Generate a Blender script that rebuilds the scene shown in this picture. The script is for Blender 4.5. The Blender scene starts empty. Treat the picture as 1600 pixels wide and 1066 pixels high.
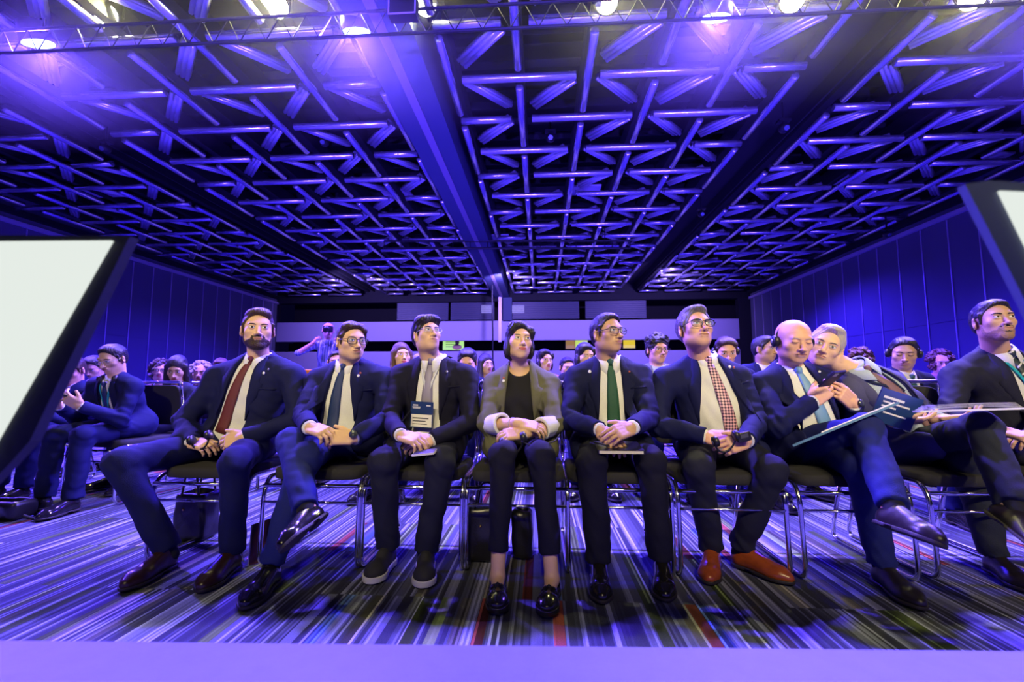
import bpy, math, random
import numpy as np
from mathutils import Vector, Matrix

# ------------------------------------------------------------------ camera, world, exposure
CAM_H = 0.9
FPX = 711.0
YAW, PITCH = math.radians(3.6), math.radians(5.4)
scene = bpy.context.scene
cam_data = bpy.data.cameras.new('camera')
cam = bpy.data.objects.new('camera', cam_data)
scene.collection.objects.link(cam)
cam.location = (0, 0, CAM_H)
cam.rotation_euler = (math.pi / 2 + PITCH, 0, YAW)
cam_data.sensor_width = 36.0
cam_data.lens = 36.0 * FPX / 1600.0
cam_data.clip_start = 0.02
cam_data.dof.use_dof = True
cam_data.dof.focus_distance = 2.75
cam_data.dof.aperture_fstop = 2.8
scene.camera = cam
scene.view_settings.view_transform = 'Standard'
scene.view_settings.look = 'None'
scene.view_settings.gamma = 1.0
scene.view_settings.use_curve_mapping = False
scene.view_settings.exposure = 0.0
world = bpy.data.worlds.new('hall_dark'); scene.world = world
world.use_nodes = True
world.node_tree.nodes['Background'].inputs[0].default_value = (0.012, 0.010, 0.11, 1)
world.node_tree.nodes['Background'].inputs[1].default_value = 0.10
scene.cycles.max_bounces = 6
scene.cycles.transparent_max_bounces = 8
scene.cycles.caustics_reflective = False
scene.cycles.caustics_refractive = False
scene.cycles.sample_clamp_indirect = 4.0

col = scene.collection

def spot(name, loc, aim, color, power, angle=80, blend=0.6, radius=0.06):
    d = bpy.data.lights.new(name, 'SPOT')
    d.color = color; d.energy = power
    d.spot_size = math.radians(angle); d.spot_blend = blend
    d.shadow_soft_size = radius
    o = bpy.data.objects.new(name, d); col.objects.link(o)
    o.location = loc
    v = Vector(aim) - Vector(loc)
    o.rotation_euler = v.to_track_quat('-Z', 'Y').to_euler()
    return o

BLUE = (0.045, 0.018, 1.0)
VIOLET = (0.13, 0.06, 1.0)
WARM = (1.0, 0.82, 0.44)
# violet LED wash heads on the front truss (three seen, two beyond the frame edges)
for x, z in ((-6.203, 5.06), (-2.156, 5.0), (1.991, 4.96)):
    spot('wash_light', (x, 4.92, z), (x * 0.8, 4.0, 0), VIOLET, 5200, 140, 0.4, 0.09)
spot('wash_light', (5.9, 4.88, 4.95), (4.6, 3.6, 0), VIOLET, 4400, 125, 0.5, 0.09)
spot('wash_light', (-9.6, 4.88, 4.95), (-7.5, 3.6, 0), VIOLET, 4400, 125, 0.5, 0.09)
# added unseen blue lamps above the seats, filling rows, floor and walls
for x, y, p in ((-9.6, 9, 3300), (-5.0, 9, 2600), (0.9, 9.5, 2600), (5.6, 9, 2900), (-8.6, 16, 2600), (-2.8, 16, 3000), (3.2, 16, 3000), (7.2, 15.5, 2400)):
    spot('seat_fill', (x, y, 4.95), (x, y - 0.6, 0), BLUE, p, 150, 0.7, 0.1)
# added unseen lamps that brighten the gallery front
for x in (-8, -1.5, 5):
    spot('gallery_fill', (x, 16.8, 4.9), (x, 21.8, 3.2), (0.30, 0.20, 1.0), 1900, 120, 0.9, 0.1)
# warm stage key lights hung behind the camera
for x, ax_, pw in ((-2.4, -2.35, 620), (-1.6, -1.35, 760), (-0.2, -0.35, 760), (0.9, 0.75, 800), (2.0, 1.7, 860), (3.0, 2.6, 820)):
    spot('key_light', (x, -2.6, 3.9), (ax_, 2.6, 1.22), WARM, pw, 33, 1.0, 0.10)
# added blue fill from behind the camera, coned onto the ceiling alone
for x in (-5, -1.2, 2.0, 5.5):
    spot('ceiling_fill', (x, -2.2, 1.2), (x * 0.9, 6.0, 6.4), (0.095, 0.05, 1.0), 6800, 52, 0.6, 0.12)

# ------------------------------------------------------------------ pixel helpers
_R = Matrix.Rotation(YAW, 3, 'Z') @ Matrix.Rotation(math.pi / 2 + PITCH, 3, 'X')
_Rn = np.array(_R)
def ray(u, v):
    return _Rn @ np.array([(u - 800) / FPX, (533 - v) / FPX, -1.0])
def P(u, v, Y):
    d = ray(u, v)
    return np.array([0, 0, CAM_H]) + d * (Y / d[1])
def PZ(u, v, z):
    d = ray(u, v)
    return np.array([0, 0, CAM_H]) + d * ((z - CAM_H) / d[2])
def PX(u, Y, z):
    v = 600 + (CAM_H - z) / Y * FPX
    for _ in range(4):
        p = P(u, v, Y); v += (p[2] - z) / Y * FPX
    return P(u, v, Y)
def proj(p):
    d = _Rn.T @ (np.array(p) - np.array([0, 0, CAM_H]))
    if d[2] > -0.05: return None
    return 800 + d[0] / -d[2] * FPX, 533 - d[1] / -d[2] * FPX
def solve(u, v, parent, L, g, lo=-0.45, hi=0.45):
    best = None
    for i in range(181):
        Y = g + lo + (hi - lo) * i / 180
        q = P(u, v, Y)
        e = abs(np.linalg.norm(q - parent) - L) + 0.06 * abs(Y - g)
        if best is None or e < best[0]: best = (e, q)
    return best[1]
def nz(v):
    v = np.asarray(v, float); return v / (np.linalg.norm(v) + 1e-9)

# ------------------------------------------------------------------ materials
MATS = {}
def mat(name, color, rough=0.6, metal=0.0, bump=0.0, bscale=200.0, var=0.0, spec=0.5, emit=None, estr=0.0, trans=0.0, sheen=0.0, ior=None, sss=0.0):
    if name in MATS: return MATS[name]
    m = bpy.data.materials.new(name); m.use_nodes = True
    nt = m.node_tree; b = nt.nodes['Principled BSDF']
    b.inputs['Base Color'].default_value = (*color, 1)
    b.inputs['Roughness'].default_value = rough
    b.inputs['Metallic'].default_value = metal
    b.inputs['Specular IOR Level'].default_value = spec
    if ior: b.inputs['IOR'].default_value = ior
    if sss:
        b.inputs['Subsurface Weight'].default_value = sss
        b.inputs['Subsurface Radius'].default_value = (0.01, 0.004, 0.002)
        b.inputs['Subsurface Scale'].default_value = 0.5
    if trans: b.inputs['Transmission Weight'].default_value = trans
    if sheen:
        b.inputs['Sheen Weight'].default_value = sheen
        b.inputs['Sheen Roughness'].default_value = 0.5
    if emit:
        b.inputs['Emission Color'].default_value = (*emit, 1)
        b.inputs['Emission Strength'].default_value = estr
    if bump or var:
        tc = nt.nodes.new('ShaderNodeTexCoord')
        n = nt.nodes.new('ShaderNodeTexNoise'); n.inputs['Scale'].default_value = bscale
        n.inputs['Detail'].default_value = 3
        nt.links.new(tc.outputs['Object'], n.inputs['Vector'])
        if bump:
            bp = nt.nodes.new('ShaderNodeBump'); bp.inputs['Strength'].default_value = bump
            bp.inputs['Distance'].default_value = 0.01
            nt.links.new(n.outputs['Fac'], bp.inputs['Height'])
            nt.links.new(bp.outputs['Normal'], b.inputs['Normal'])
        if var:
            mx = nt.nodes.new('ShaderNodeMix'); mx.data_type = 'RGBA'
            mx.inputs[6].default_value = (*[c * (1 - var) for c in color], 1)
            mx.inputs[7].default_value = (*[min(1, c * (1 + var)) for c in color], 1)
            nt.links.new(n.outputs['Fac'], mx.inputs[0])
            nt.links.new(mx.outputs[2], b.inputs['Base Color'])
    MATS[name] = m
    return m

def cloth(name, c, rough=0.8):
    return mat(name, c, rough, bump=0.25, bscale=320, var=0.18, spec=0.22)

chrome = mat('chrome', (0.82, 0.82, 0.86), 0.12, 1.0)
black_plastic = mat('black_plastic', (0.012, 0.012, 0.015), 0.35)
black_fabric = mat('black_fabric', (0.014, 0.014, 0.018), 0.85, bump=0.3, bscale=400)
dark_metal = mat('dark_metal', (0.014, 0.014, 0.017), 0.5, 0.3)
black_leather = mat('black_leather', (0.010, 0.010, 0.012), 0.3, bump=0.1, bscale=90)
white_paper = mat('white_paper', (0.8, 0.8, 0.78), 0.7)
lens_glass = mat('lens_glass', (0.35, 0.45, 0.55), 0.03)
lens_glass.node_tree.nodes['Principled BSDF'].inputs['Alpha'].default_value = 0.14

# ------------------------------------------------------------------ mesh helpers
def mk(name, V, Fc, m=None, parent=None, base=(0, 0, 0), smooth=True, mi=None):
    V = np.asarray(V, np.float32) - np.asarray(base, np.float32)
    me = bpy.data.meshes.new(name)
    if isinstance(Fc, np.ndarray) and Fc.ndim == 2:
        n, k = Fc.shape
        me.vertices.add(len(V)); me.vertices.foreach_set('co', V.ravel())
        me.loops.add(n * k); me.loops.foreach_set('vertex_index', Fc.ravel().astype(np.int32))
        me.polygons.add(n)
        me.polygons.foreach_set('loop_start', np.arange(0, n * k, k, dtype=np.int32))
        me.polygons.foreach_set('loop_total', np.full(n, k, dtype=np.int32))
        me.update(calc_edges=True)
    else:
        me.from_pydata([tuple(map(float, v)) for v in V], [], [tuple(int(i) for i in f) for f in Fc])
        me.update()
    ms = m if isinstance(m, (list, tuple)) else [m]
    for x in ms: me.materials.append(x)
    if mi is not None: me.polygons.foreach_set('material_index', np.asarray(mi, np.int32))
    me.polygons.foreach_set('use_smooth', np.full(len(me.polygons), bool(smooth)))
    me.validate()
    o = bpy.data.objects.new(name, me); col.objects.link(o)
    if parent is not None: o.parent = parent
    else: o.location = tuple(float(x) for x in base)
    return o

class MB:
    """collects shapes into one mesh"""
    def __init__(s): s.V = []; s.F = []; s.M = []; s.mi = 0
    def add(s, V, F):
        n = len(s.V)
        s.V += [tuple(float(x) for x in v) for v in V]
        s.F += [tuple(int(i) + n for i in f) for f in F]; s.M += [s.mi] * len(F)
        return s
    def box(s, lo, hi):
        (a, b, c), (d, e, f) = lo, hi
        V = [(x, y, z) for x in (a, d) for y in (b, e) for z in (c, f)]
        return s.add(V, [(0, 1, 3, 2), (4, 6, 7, 5), (0, 4, 5, 1), (2, 3, 7, 6), (0, 2, 6, 4), (1, 5, 7, 3)])
    def obox(s, c, half, axes, bev=0.0):
        c = np.asarray(c, float); A = [nz(a) for a in axes]
        if bev <= 0:
            V = [c + A[0] * half[0] * i + A[1] * half[1] * j + A[2] * half[2] * k for i in (-1, 1) for j in (-1, 1) for k in (-1, 1)]
            return s.add(V, [(0, 1, 3, 2), (4, 6, 7, 5), (0, 4, 5, 1), (2, 3, 7, 6), (0, 2, 6, 4), (1, 5, 7, 3)])
        # rounded box : superellipsoid sampling
        nu, nv = 24, 14; V = []; e = 0.28
        f = lambda t: math.copysign(abs(t) ** e, t)
        for j in range(nv + 1):
            ph = -math.pi / 2 + math.pi * j / nv
            for i in range(nu):
                th = 2 * math.pi * i / nu
                x = f(math.cos(ph)) * f(math.cos(th)); y = f(math.cos(ph)) * f(math.sin(th)); z = f(math.sin(ph))
                V.append(c + A[0] * half[0] * x + A[1] * half[1] * y + A[2] * half[2] * z)
        F = [(j * nu + i, j * nu + (i + 1) % nu, (j + 1) * nu + (i + 1) % nu, (j + 1) * nu + i) for j in range(nv) for i in range(nu)]
        return s.add(V, F)
    def ball(s, c, r, nu=16, nv=10, R=None):
        r = (r, r, r) if np.isscalar(r) else r; V = []
        for j in range(nv + 1):
            ph = -math.pi / 2 + math.pi * j / nv
            for i in range(nu):
                th = 2 * math.pi * i / nu
                p = np.array([math.cos(ph) * math.cos(th) * r[0], math.cos(ph) * math.sin(th) * r[1], math.sin(ph) * r[2]])
                if R is not None: p = R @ p
                V.append(np.asarray(c) + p)
        F = [(j * nu + i, j * nu + (i + 1) % nu, (j + 1) * nu + (i + 1) % nu, (j + 1) * nu + i) for j in range(nv) for i in range(nu)]
        return s.add(V, F)
    def tube(s, pts, r, n=10, closed=False, prof=None):
        pts = [np.asarray(p, float) for p in pts]; m = len(pts)
        rs = [r] * m if np.isscalar(r) else r
        V = []; prev = None
        for i, p in enumerate(pts):
            a = pts[(i - 1) % m] if (closed or i > 0) else p
            b = pts[(i + 1) % m] if (closed or i < m - 1) else p
            t = nz(b - a)
            if prev is None:
                ref = np.array([0, 0, 1.0]) if abs(t[2]) < 0.9 else np.array([1.0, 0, 0])
                nrm = nz(np.cross(t, ref))
            else: nrm = nz(prev - t * np.dot(prev, t))
            prev = nrm; bn = np.cross(t, nrm)
            for k in range(n):
                a_ = 2 * math.pi * k / n
                V.append(p + (nrm * math.cos(a_) + bn * math.sin(a_)) * rs[i])
        F = []
        for i in range(m if closed else m - 1):
            j = (i + 1) % m
            for k in range(n):
                F.append((i * n + k, i * n + (k + 1) % n, j * n + (k + 1) % n, j * n + k))
        if not closed:
            F.append(tuple(range(n - 1, -1, -1))); F.append(tuple((m - 1) * n + k for k in range(n)))
        return s.add(V, F)
    def sheet(s, G, thick, nrm):
        """grid of points G[i][j] given thickness along -nrm (array like G or one vector)"""
        G = np.asarray(G, float); a, b = G.shape[:2]
        N = np.broadcast_to(np.asarray(nrm, float), G.shape)
        V = list(G.reshape(-1, 3)) + list((G - N * thick).reshape(-1, 3)); o = a * b
        F = []
        for i in range(a - 1):
            for j in range(b - 1):
                q = (i * b + j, (i + 1) * b + j, (i + 1) * b + j + 1, i * b + j + 1)
                F.append(q); F.append(tuple(x + o for x in q[::-1]))
        ring = [j for j in range(b)] + [i * b + b - 1 for i in range(1, a)] + [(a - 1) * b + j for j in range(b - 2, -1, -1)] + [i * b for i in range(a - 2, 0, -1)]
        for k in range(len(ring)):
            x, y = ring[k], ring[(k + 1) % len(ring)]
            F.append((x, y, y + o, x + o))
        return s.add(V, F)
    def build(s, name, m, parent=None, base=(0, 0, 0), smooth=False):
        return mk(name, s.V, s.F, m, parent, base, smooth, s.M if isinstance(m, (list, tuple)) else None)

def tag(o, label=None, cat=None, group=None, kind=None):
    if label: o['label'] = label
    if cat: o['category'] = cat
    if group: o['group'] = group
    if kind: o['kind'] = kind
    return o
def empty(name, loc, label, cat, group=None):
    o = bpy.data.objects.new(name, None); col.objects.link(o)
    o.empty_display_size = 0.1; o.location = tuple(float(x) for x in loc)
    return tag(o, label, cat, group)
def smooth_path(pts, r=0.03, n=5):
    """polyline with filleted corners"""
    pts = [np.asarray(p, float) for p in pts]; out = [pts[0]]
    for i in range(1, len(pts) - 1):
        a, b, c = pts[i - 1], pts[i], pts[i + 1]
        d1, d2 = nz(a - b), nz(c - b)
        rr = min(r, np.linalg.norm(a - b) * 0.45, np.linalg.norm(c - b) * 0.45)
        p0, p1 = b + d1 * rr, b + d2 * rr
        for k in range(n + 1):
            t = k / n; out.append((1 - t) ** 2 * p0 + 2 * t * (1 - t) * b + t * t * p1)
    out.append(pts[-1]); return out

# ------------------------------------------------------------------ implicit surfaces
class Prim:
    def __init__(s, fn, lo, hi): s.fn, s.lo, s.hi = fn, np.asarray(lo, float), np.asarray(hi, float)
def cone(a, b, r1, r2, cut=False):
    a, b = np.asarray(a, float), np.asarray(b, float); ba = b - a; L2 = max(float(ba @ ba), 1e-9); L = math.sqrt(L2)
    def fn(X, Y, Z, g=0.0):
        x, y, z = X - a[0], Y - a[1], Z - a[2]
        tt = (x * ba[0] + y * ba[1] + z * ba[2]) / L2
        t = np.clip(tt, 0, 1)
        d = np.sqrt((x - t * ba[0]) ** 2 + (y - t * ba[1]) ** 2 + (z - t * ba[2]) ** 2) - (r1 + t * (r2 - r1)) - g
        if cut: d = np.maximum(d, (tt - 1) * L)
        return d
    R = max(r1, r2)
    return Prim(fn, np.minimum(a, b) - R, np.maximum(a, b) + R)
def ell(c, r, A=None):
    c = np.asarray(c, float); A = np.eye(3) if A is None else np.asarray(A, float)   # rows = axes; their length scales the radii
    sc_ = float(np.linalg.norm(A[0])); A = A / sc_; r = tuple(x * sc_ for x in r)
    def fn(X, Y, Z, g=0.0):
        x, y, z = X - c[0], Y - c[1], Z - c[2]
        q = [(A[i, 0] * x + A[i, 1] * y + A[i, 2] * z) for i in range(3)]
        rr = [r[i] + g for i in range(3)]
        k0 = np.sqrt((q[0] / rr[0]) ** 2 + (q[1] / rr[1]) ** 2 + (q[2] / rr[2]) ** 2)
        k1 = np.sqrt((q[0] / rr[0] ** 2) ** 2 + (q[1] / rr[1] ** 2) ** 2 + (q[2] / rr[2] ** 2) ** 2) + 1e-6
        return k0 * (k0 - 1) / k1
    e = np.sqrt(((A.T * np.asarray(r)) ** 2).sum(1))
    return Prim(fn, c - e, c + e)
def rbox(c, half, A, rd):
    c = np.asarray(c, float); A = np.asarray(A, float)
    def fn(X, Y, Z, g=0.0):
        x, y, z = X - c[0], Y - c[1], Z - c[2]
        q = [np.abs(A[i, 0] * x + A[i, 1] * y + A[i, 2] * z) - half[i] + rd for i in range(3)]
        o = np.sqrt(np.maximum(q[0], 0) ** 2 + np.maximum(q[1], 0) ** 2 + np.maximum(q[2], 0) ** 2)
        return o + np.minimum(np.maximum(q[0], np.maximum(q[1], q[2])), 0) - rd - g
    e = (np.abs(A.T) * np.asarray(half)).sum(1)
    return Prim(fn, c - e, c + e)

class Field:
    def __init__(s, prims, h, pad=0.05):
        lo = np.min([p.lo for p in prims], 0) - pad; hi = np.max([p.hi for p in prims], 0) + pad
        s.h = h; s.lo = lo; s.n = np.ceil((hi - lo) / h).astype(int) + 1
        s.D = np.full(s.n, 1.0, np.float32)
        s.ax = [(lo[i] + np.arange(s.n[i]) * h).astype(np.float32) for i in range(3)]
    def _sl(s, lo, hi):
        i0 = np.clip(np.floor((lo - s.lo) / s.h).astype(int), 0, s.n - 1)
        i1 = np.clip(np.ceil((hi - s.lo) / s.h).astype(int) + 1, 1, s.n)
        sl = tuple(slice(a, b) for a, b in zip(i0, i1))
        X = s.ax[0][sl[0]][:, None, None]; Y = s.ax[1][sl[1]][None, :, None]; Z = s.ax[2][sl[2]][None, None, :]
        return sl, X, Y, Z
    def add(s, p, k=0.02, g=0.0):
        m = abs(g) + k + 3 * s.h
        sl, X, Y, Z = s._sl(p.lo - m, p.hi + m)
        if min(b.stop - b.start for b in sl) <= 0: return s
        d = p.fn(X, Y, Z, g).astype(np.float32); a = s.D[sl]
        if k > 0:
            h = np.maximum(k - np.abs(a - d), 0) / k
            s.D[sl] = np.minimum(a, d) - h * h * k * 0.25
        else: s.D[sl] = np.minimum(a, d)
        return s
    def sub(s, p, k=0.005, g=0.0):
        m = k + 3 * s.h
        sl, X, Y, Z = s._sl(p.lo - m, p.hi + m)
        if min(b.stop - b.start for b in sl) <= 0: return s
        d = -p.fn(X, Y, Z, g).astype(np.float32); a = s.D[sl]
        h = np.maximum(k - np.abs(a - d), 0) / k
        s.D[sl] = np.maximum(a, d) + h * h * k * 0.25
        return s
    def cut(s, fn, k=0.004):
        """keep only where fn(X,Y,Z) <= 0"""
        d = fn(s.ax[0][:, None, None], s.ax[1][None, :, None], s.ax[2][None, None, :]).astype(np.float32)
        s.D = np.maximum(s.D, d); return s
    def folds(s, amp, f, seed=0.0, band=0.03, where=None):
        i, j, k = np.nonzero(np.abs(s.D) < band)
        x, y, z = s.ax[0][i], s.ax[1][j], s.ax[2][k]
        q = np.sin(f * (0.9 * x + 0.45 * z) + 2.0 * np.sin(f * 0.55 * y + seed)) * np.sin(f * (0.8 * z - 0.5 * y) + 1.8 * np.sin(f * 0.5 * x + 2.3 * seed))
        q = q + 0.5 * np.sin(2.1 * f * (z + 0.5 * x) + 2.2 * np.sin(f * 0.9 * (y - x) + seed))
        a = amp if where is None else amp * where(x, y, z)
        s.D[i, j, k] += a * q
        return s
    def sample(s, p):
        q = (np.asarray(p) - s.lo) / s.h
        q = np.clip(q, 0, s.n - 1.001); i = q.astype(int); f = q - i
        r = 0
        for a in (0, 1):
            for b in (0, 1):
                for c in (0, 1):
                    w = (f[..., 0] if a else 1 - f[..., 0]) * (f[..., 1] if b else 1 - f[..., 1]) * (f[..., 2] if c else 1 - f[..., 2])
                    r = r + w * s.D[i[..., 0] + a, i[..., 1] + b, i[..., 2] + c]
        return r
    def strands(s, H, A, amp, f, band=0.02):
        i, j, k = np.nonzero(np.abs(s.D) < band)
        q = np.stack([s.ax[0][i] - H[0], s.ax[1][j] - H[1], s.ax[2][k] - H[2]], 1) @ np.asarray(A).T
        w = q[:, 0] + 0.010 * np.sin(32 * q[:, 1] + 20 * q[:, 2]) + 0.35 * q[:, 2] * np.sign(q[:, 0])
        s.D[i, j, k] += amp * (np.sin(f * w) + 0.6 * np.sin(2.3 * f * w + 40 * q[:, 1]))
        return s
    def march(s, o, d, maxd=0.6):
        o = np.asarray(o, float); t = np.zeros(o.shape[:-1]); hit = np.zeros(o.shape[:-1], bool)
        for _ in range(140):
            v = s.sample(o + t[..., None] * d)
            hit |= v < 0.0006
            t = np.where(hit, t, t + np.clip(v * 0.8, 0.0005, 0.012))
            t = np.minimum(t, maxd)
        return o + t[..., None] * d
    def mesh(s):
        D = s.D; B = D < 0
        nx, ny, nz_ = D.shape
        c = [B[a:nx - 1 + a, b:ny - 1 + b, e:nz_ - 1 + e] for a in (0, 1) for b in (0, 1) for e in (0, 1)]
        an = c[0].copy(); al = c[0].copy()
        for x in c[1:]: an |= x; al &= x
        I, J, K = np.nonzero(an & ~al); del an, al
        n = len(I); pos = np.zeros((n, 3)); cnt = np.zeros(n)
        val = {}
        for a in (0, 1):
            for b in (0, 1):
                for e in (0, 1): val[a, b, e] = D[I + a, J + b, K + e]
        for ax in range(3):
            for p in (0, 1):
                for q in (0, 1):
                    a = [p, q]; a.insert(ax, 0); b = [p, q]; b.insert(ax, 1)
                    va, vb = val[tuple(a)], val[tuple(b)]
                    m = (va < 0) != (vb < 0)
                    t = np.where(m, va / np.where(m, va - vb, 1), 0)
                    pt = np.tile(np.array(a, float), (n, 1)); pt[:, ax] = t
                    pos[m] += pt[m]; cnt[m] += 1
        pos = pos / cnt[:, None] + np.stack([I, J, K], 1)
        V = pos * s.h + s.lo
        flat = (I.astype(np.int64) * ny + J) * nz_ + K
        def look(i, j, k): return np.searchsorted(flat, (i.astype(np.int64) * ny + j) * nz_ + k)
        Q = []
        for ax in range(3):
            o1, o2 = [(1, 2), (2, 0), (0, 1)][ax]
            s0 = [slice(None)] * 3; s1 = [slice(None)] * 3
            s0[ax] = slice(0, -1); s1[ax] = slice(1, None)
            a, b = B[tuple(s0)], B[tuple(s1)]
            idx = list(np.nonzero(a != b)); ins = a[tuple(idx)]
            def cell(d1, d2):
                t = [x.copy() for x in idx]; t[o1] = t[o1] - d1; t[o2] = t[o2] - d2
                return look(*t)
            q = np.stack([cell(1, 1), cell(0, 1), cell(0, 0), cell(1, 0)], 1)
            q[~ins] = q[~ins][:, ::-1]
            Q.append(q)
        return V, np.concatenate(Q)
# ================================================================== THE ROOM
XL, XR, YB = -13.3, 9.95, 22.0
def carpet_material():
    m = bpy.data.materials.new('striped_carpet'); m.use_nodes = True
    nt = m.node_tree; L = nt.links; b = nt.nodes['Principled BSDF']
    def N(t, **k):
        n = nt.nodes.new(t)
        for a, v in k.items(): setattr(n, a, v)
        return n
    def M(op, a, c=None, d=None):
        n = N('ShaderNodeMath', operation=op)
        for i, v in enumerate((a, c, d)):
            if v is None: continue
            if isinstance(v, (int, float)): n.inputs[i].default_value = v
            else: L.new(v, n.inputs[i])
        return n.outputs[0]
    tc = N('ShaderNodeTexCoord'); sp = N('ShaderNodeSeparateXYZ'); L.new(tc.outputs['Object'], sp.inputs[0])
    X, Y = sp.outputs[0], sp.outputs[1]
    tx = M('FLOOR', M('MULTIPLY', X, 2.0))
    ty = M('FLOOR', M('ADD', M('MULTIPLY', Y, 1.0), M('MULTIPLY', tx, 0.5)))
    def wn(a, c):
        cb = N('ShaderNodeCombineXYZ'); L.new(a, cb.inputs[0]); L.new(c, cb.inputs[1])
        w = N('ShaderNodeTexWhiteNoise', noise_dimensions='2D'); L.new(cb.outputs[0], w.inputs['Vector'])
        return w.outputs['Value']
    s1 = wn(M('FLOOR', M('MULTIPLY', X, 105.0)), ty)          # thin yarn lines
    s2 = wn(M('FLOOR', M('MULTIPLY', X, 24.0)), M('ADD', ty, 31.0))   # wider bands
    s3 = wn(M('FLOOR', M('MULTIPLY', X, 24.0)), M('ADD', M('FLOOR', M('MULTIPLY', Y, 2.0)), 77.0))  # coloured accents
    lum = M('ADD', M('MULTIPLY', M('POWER', s1, 6.0), 0.40), M('MULTIPLY', M('POWER', s2, 5.0), 0.20))
    lum = M('ADD', lum, 0.042)
    cr = N('ShaderNodeValToRGB'); cr.color_ramp.interpolation = 'CONSTANT'
    e = cr.color_ramp.elements
    e[0].position = 0; e[0].color = (0.80, 0.84, 1.30, 1)
    e[1].position = 0.80; e[1].color = (0.70, 0.95, 0.35, 1)
    for p, c in ((0.87, (1, 0.95, 0.9, 1)), (0.962, (1.15, 0.26, 0.2, 1)), (0.985, (0.3, 0.5, 1.4, 1))):
        x = e.new(p); x.color = c
    L.new(s3, cr.inputs[0])
    ns = N('ShaderNodeTexNoise'); ns.inputs['Scale'].default_value = 260; ns.inputs['Detail'].default_value = 2
    L.new(tc.outputs['Object'], ns.inputs['Vector'])
    lum2 = M('MULTIPLY', lum, M('ADD', M('MULTIPLY', ns.outputs['Fac'], 1.3), 0.35))
    vm = N('ShaderNodeVectorMath', operation='SCALE'); L.new(cr.outputs[0], vm.inputs[0]); L.new(lum2, vm.inputs['Scale'])
    L.new(vm.outputs[0], b.inputs['Base Color'])
    b.inputs['Roughness'].default_value = 0.95; b.inputs['Specular IOR Level'].default_value = 0.15
    bp = N('ShaderNodeBump'); bp.inputs['Strength'].default_value = 0.35; bp.inputs['Distance'].default_value = 0.004
    L.new(ns.outputs['Fac'], bp.inputs['Height']); L.new(bp.outputs['Normal'], b.inputs['Normal'])
    return m

wall_fabric = mat('wall_fabric', (0.20, 0.20, 0.26), 0.9, bump=0.2, bscale=60, var=0.08, spec=0.2)
seam_metal = mat('seam_metal', (0.75, 0.62, 0.85), 0.45, 0.2)
pale_panel = mat('pale_panel', (0.50, 0.45, 0.60), 0.75, bump=0.08, bscale=20, var=0.06)
near_black = mat('near_black', (0.007, 0.008, 0.011), 0.85, bump=0.1, bscale=8, var=0.3)
beam_paint = mat('beam_paint', (0.07, 0.09, 0.16), 0.75, spec=0.3)
stage_deck = mat('stage_deck', (0.115, 0.12, 0.14), 0.55, bump=0.12, bscale=25, var=0.10)
window_dark = mat('window_dark', (0.05, 0.05, 0.09), 0.5)

def struct(name, mb, m, smooth=False):
    return tag(mb.build(name, m, None, (0, 0, 0), smooth), kind='structure')
struct('floor', MB().box((XL - 0.3, 0.9, -0.1), (XR + 0.3, YB + 2.2, 0)), carpet_material())
# the stage the camera stands on: top 0.45 m, front edge at 0.74 m, very slightly out of square
sb = MB()
e0, e1 = PZ(0, 1001, 0.45), PZ(1600, 1018, 0.45)
dx = (e1 - e0) / (e1[0] - e0[0])
A_, B_ = e0 - dx * 4, e1 + dx * 4
V = [(A_[0], A_[1], 0.45), (B_[0], B_[1], 0.45), (B_[0], -3.2, 0.45), (A_[0], -3.2, 0.45)]
sb.add([(x, y, z) for x, y, z in V] + [(x, y, -0.1) for x, y, _ in V], [(3, 2, 1, 0), (4, 5, 6, 7), (0, 1, 5, 4), (1, 2, 6, 5), (2, 3, 7, 6), (3, 0, 4, 7)])
tag(sb.build('stage', stage_deck), 'low stage platform with a pale scuffed deck, running along the bottom of the view', 'stage')

struct('wall_left', MB().box((XL - 0.2, 0.5, 0), (XL, YB, 6.4)), wall_fabric)
struct('wall_right', MB().box((XR, 0.5, 0), (XR + 0.2, YB, 6.4)), wall_fabric)
struct('wall_back', MB().box((XL - 0.2, YB + 2.0, 0), (XR + 0.2, YB + 2.2, 6.4)), near_black)
struct('ceiling', MB().box((XL - 0.3, 0.5, 6.3), (XR + 0.3, YB + 2.2, 6.4)), near_black)
k = 0
for side, X in (('left', XL), ('right', XR)):
    s = 1 if side == 'left' else -1
    y = 6.0
    while y < YB - 0.3:
        k += 1
        struct('trim_%d' % k, MB().box((min(X, X + s * 0.02), y - 0.012, 0), (max(X, X + s * 0.02), y + 0.012, 4.9)), seam_metal)
        y += 0.78
    k += 1; struct('trim_%d' % k, MB().box((min(X, X + s * 0.012), 4, 2.42), (max(X, X + s * 0.012), YB, 2.435)), wall_fabric)
    k += 1; struct('trim_%d' % k, MB().box((min(X, X + s * 0.09), 4, 4.92), (max(X, X + s * 0.09), YB, 5.02)), seam_metal)
    k += 1; struct('trim_%d' % k, MB().box((min(X, X + s * 0.16), 4, 5.16), (max(X, X + s * 0.16), YB, 5.30)), near_black)
    struct('baseboard_' + side, MB().box((min(X, X + s * 0.02), 2, 0), (max(X, X + s * 0.02), YB, 0.12)), near_black)
def trim(mb, m):
    global k
    k += 1; return struct('trim_%d' % k, mb, m)
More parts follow.
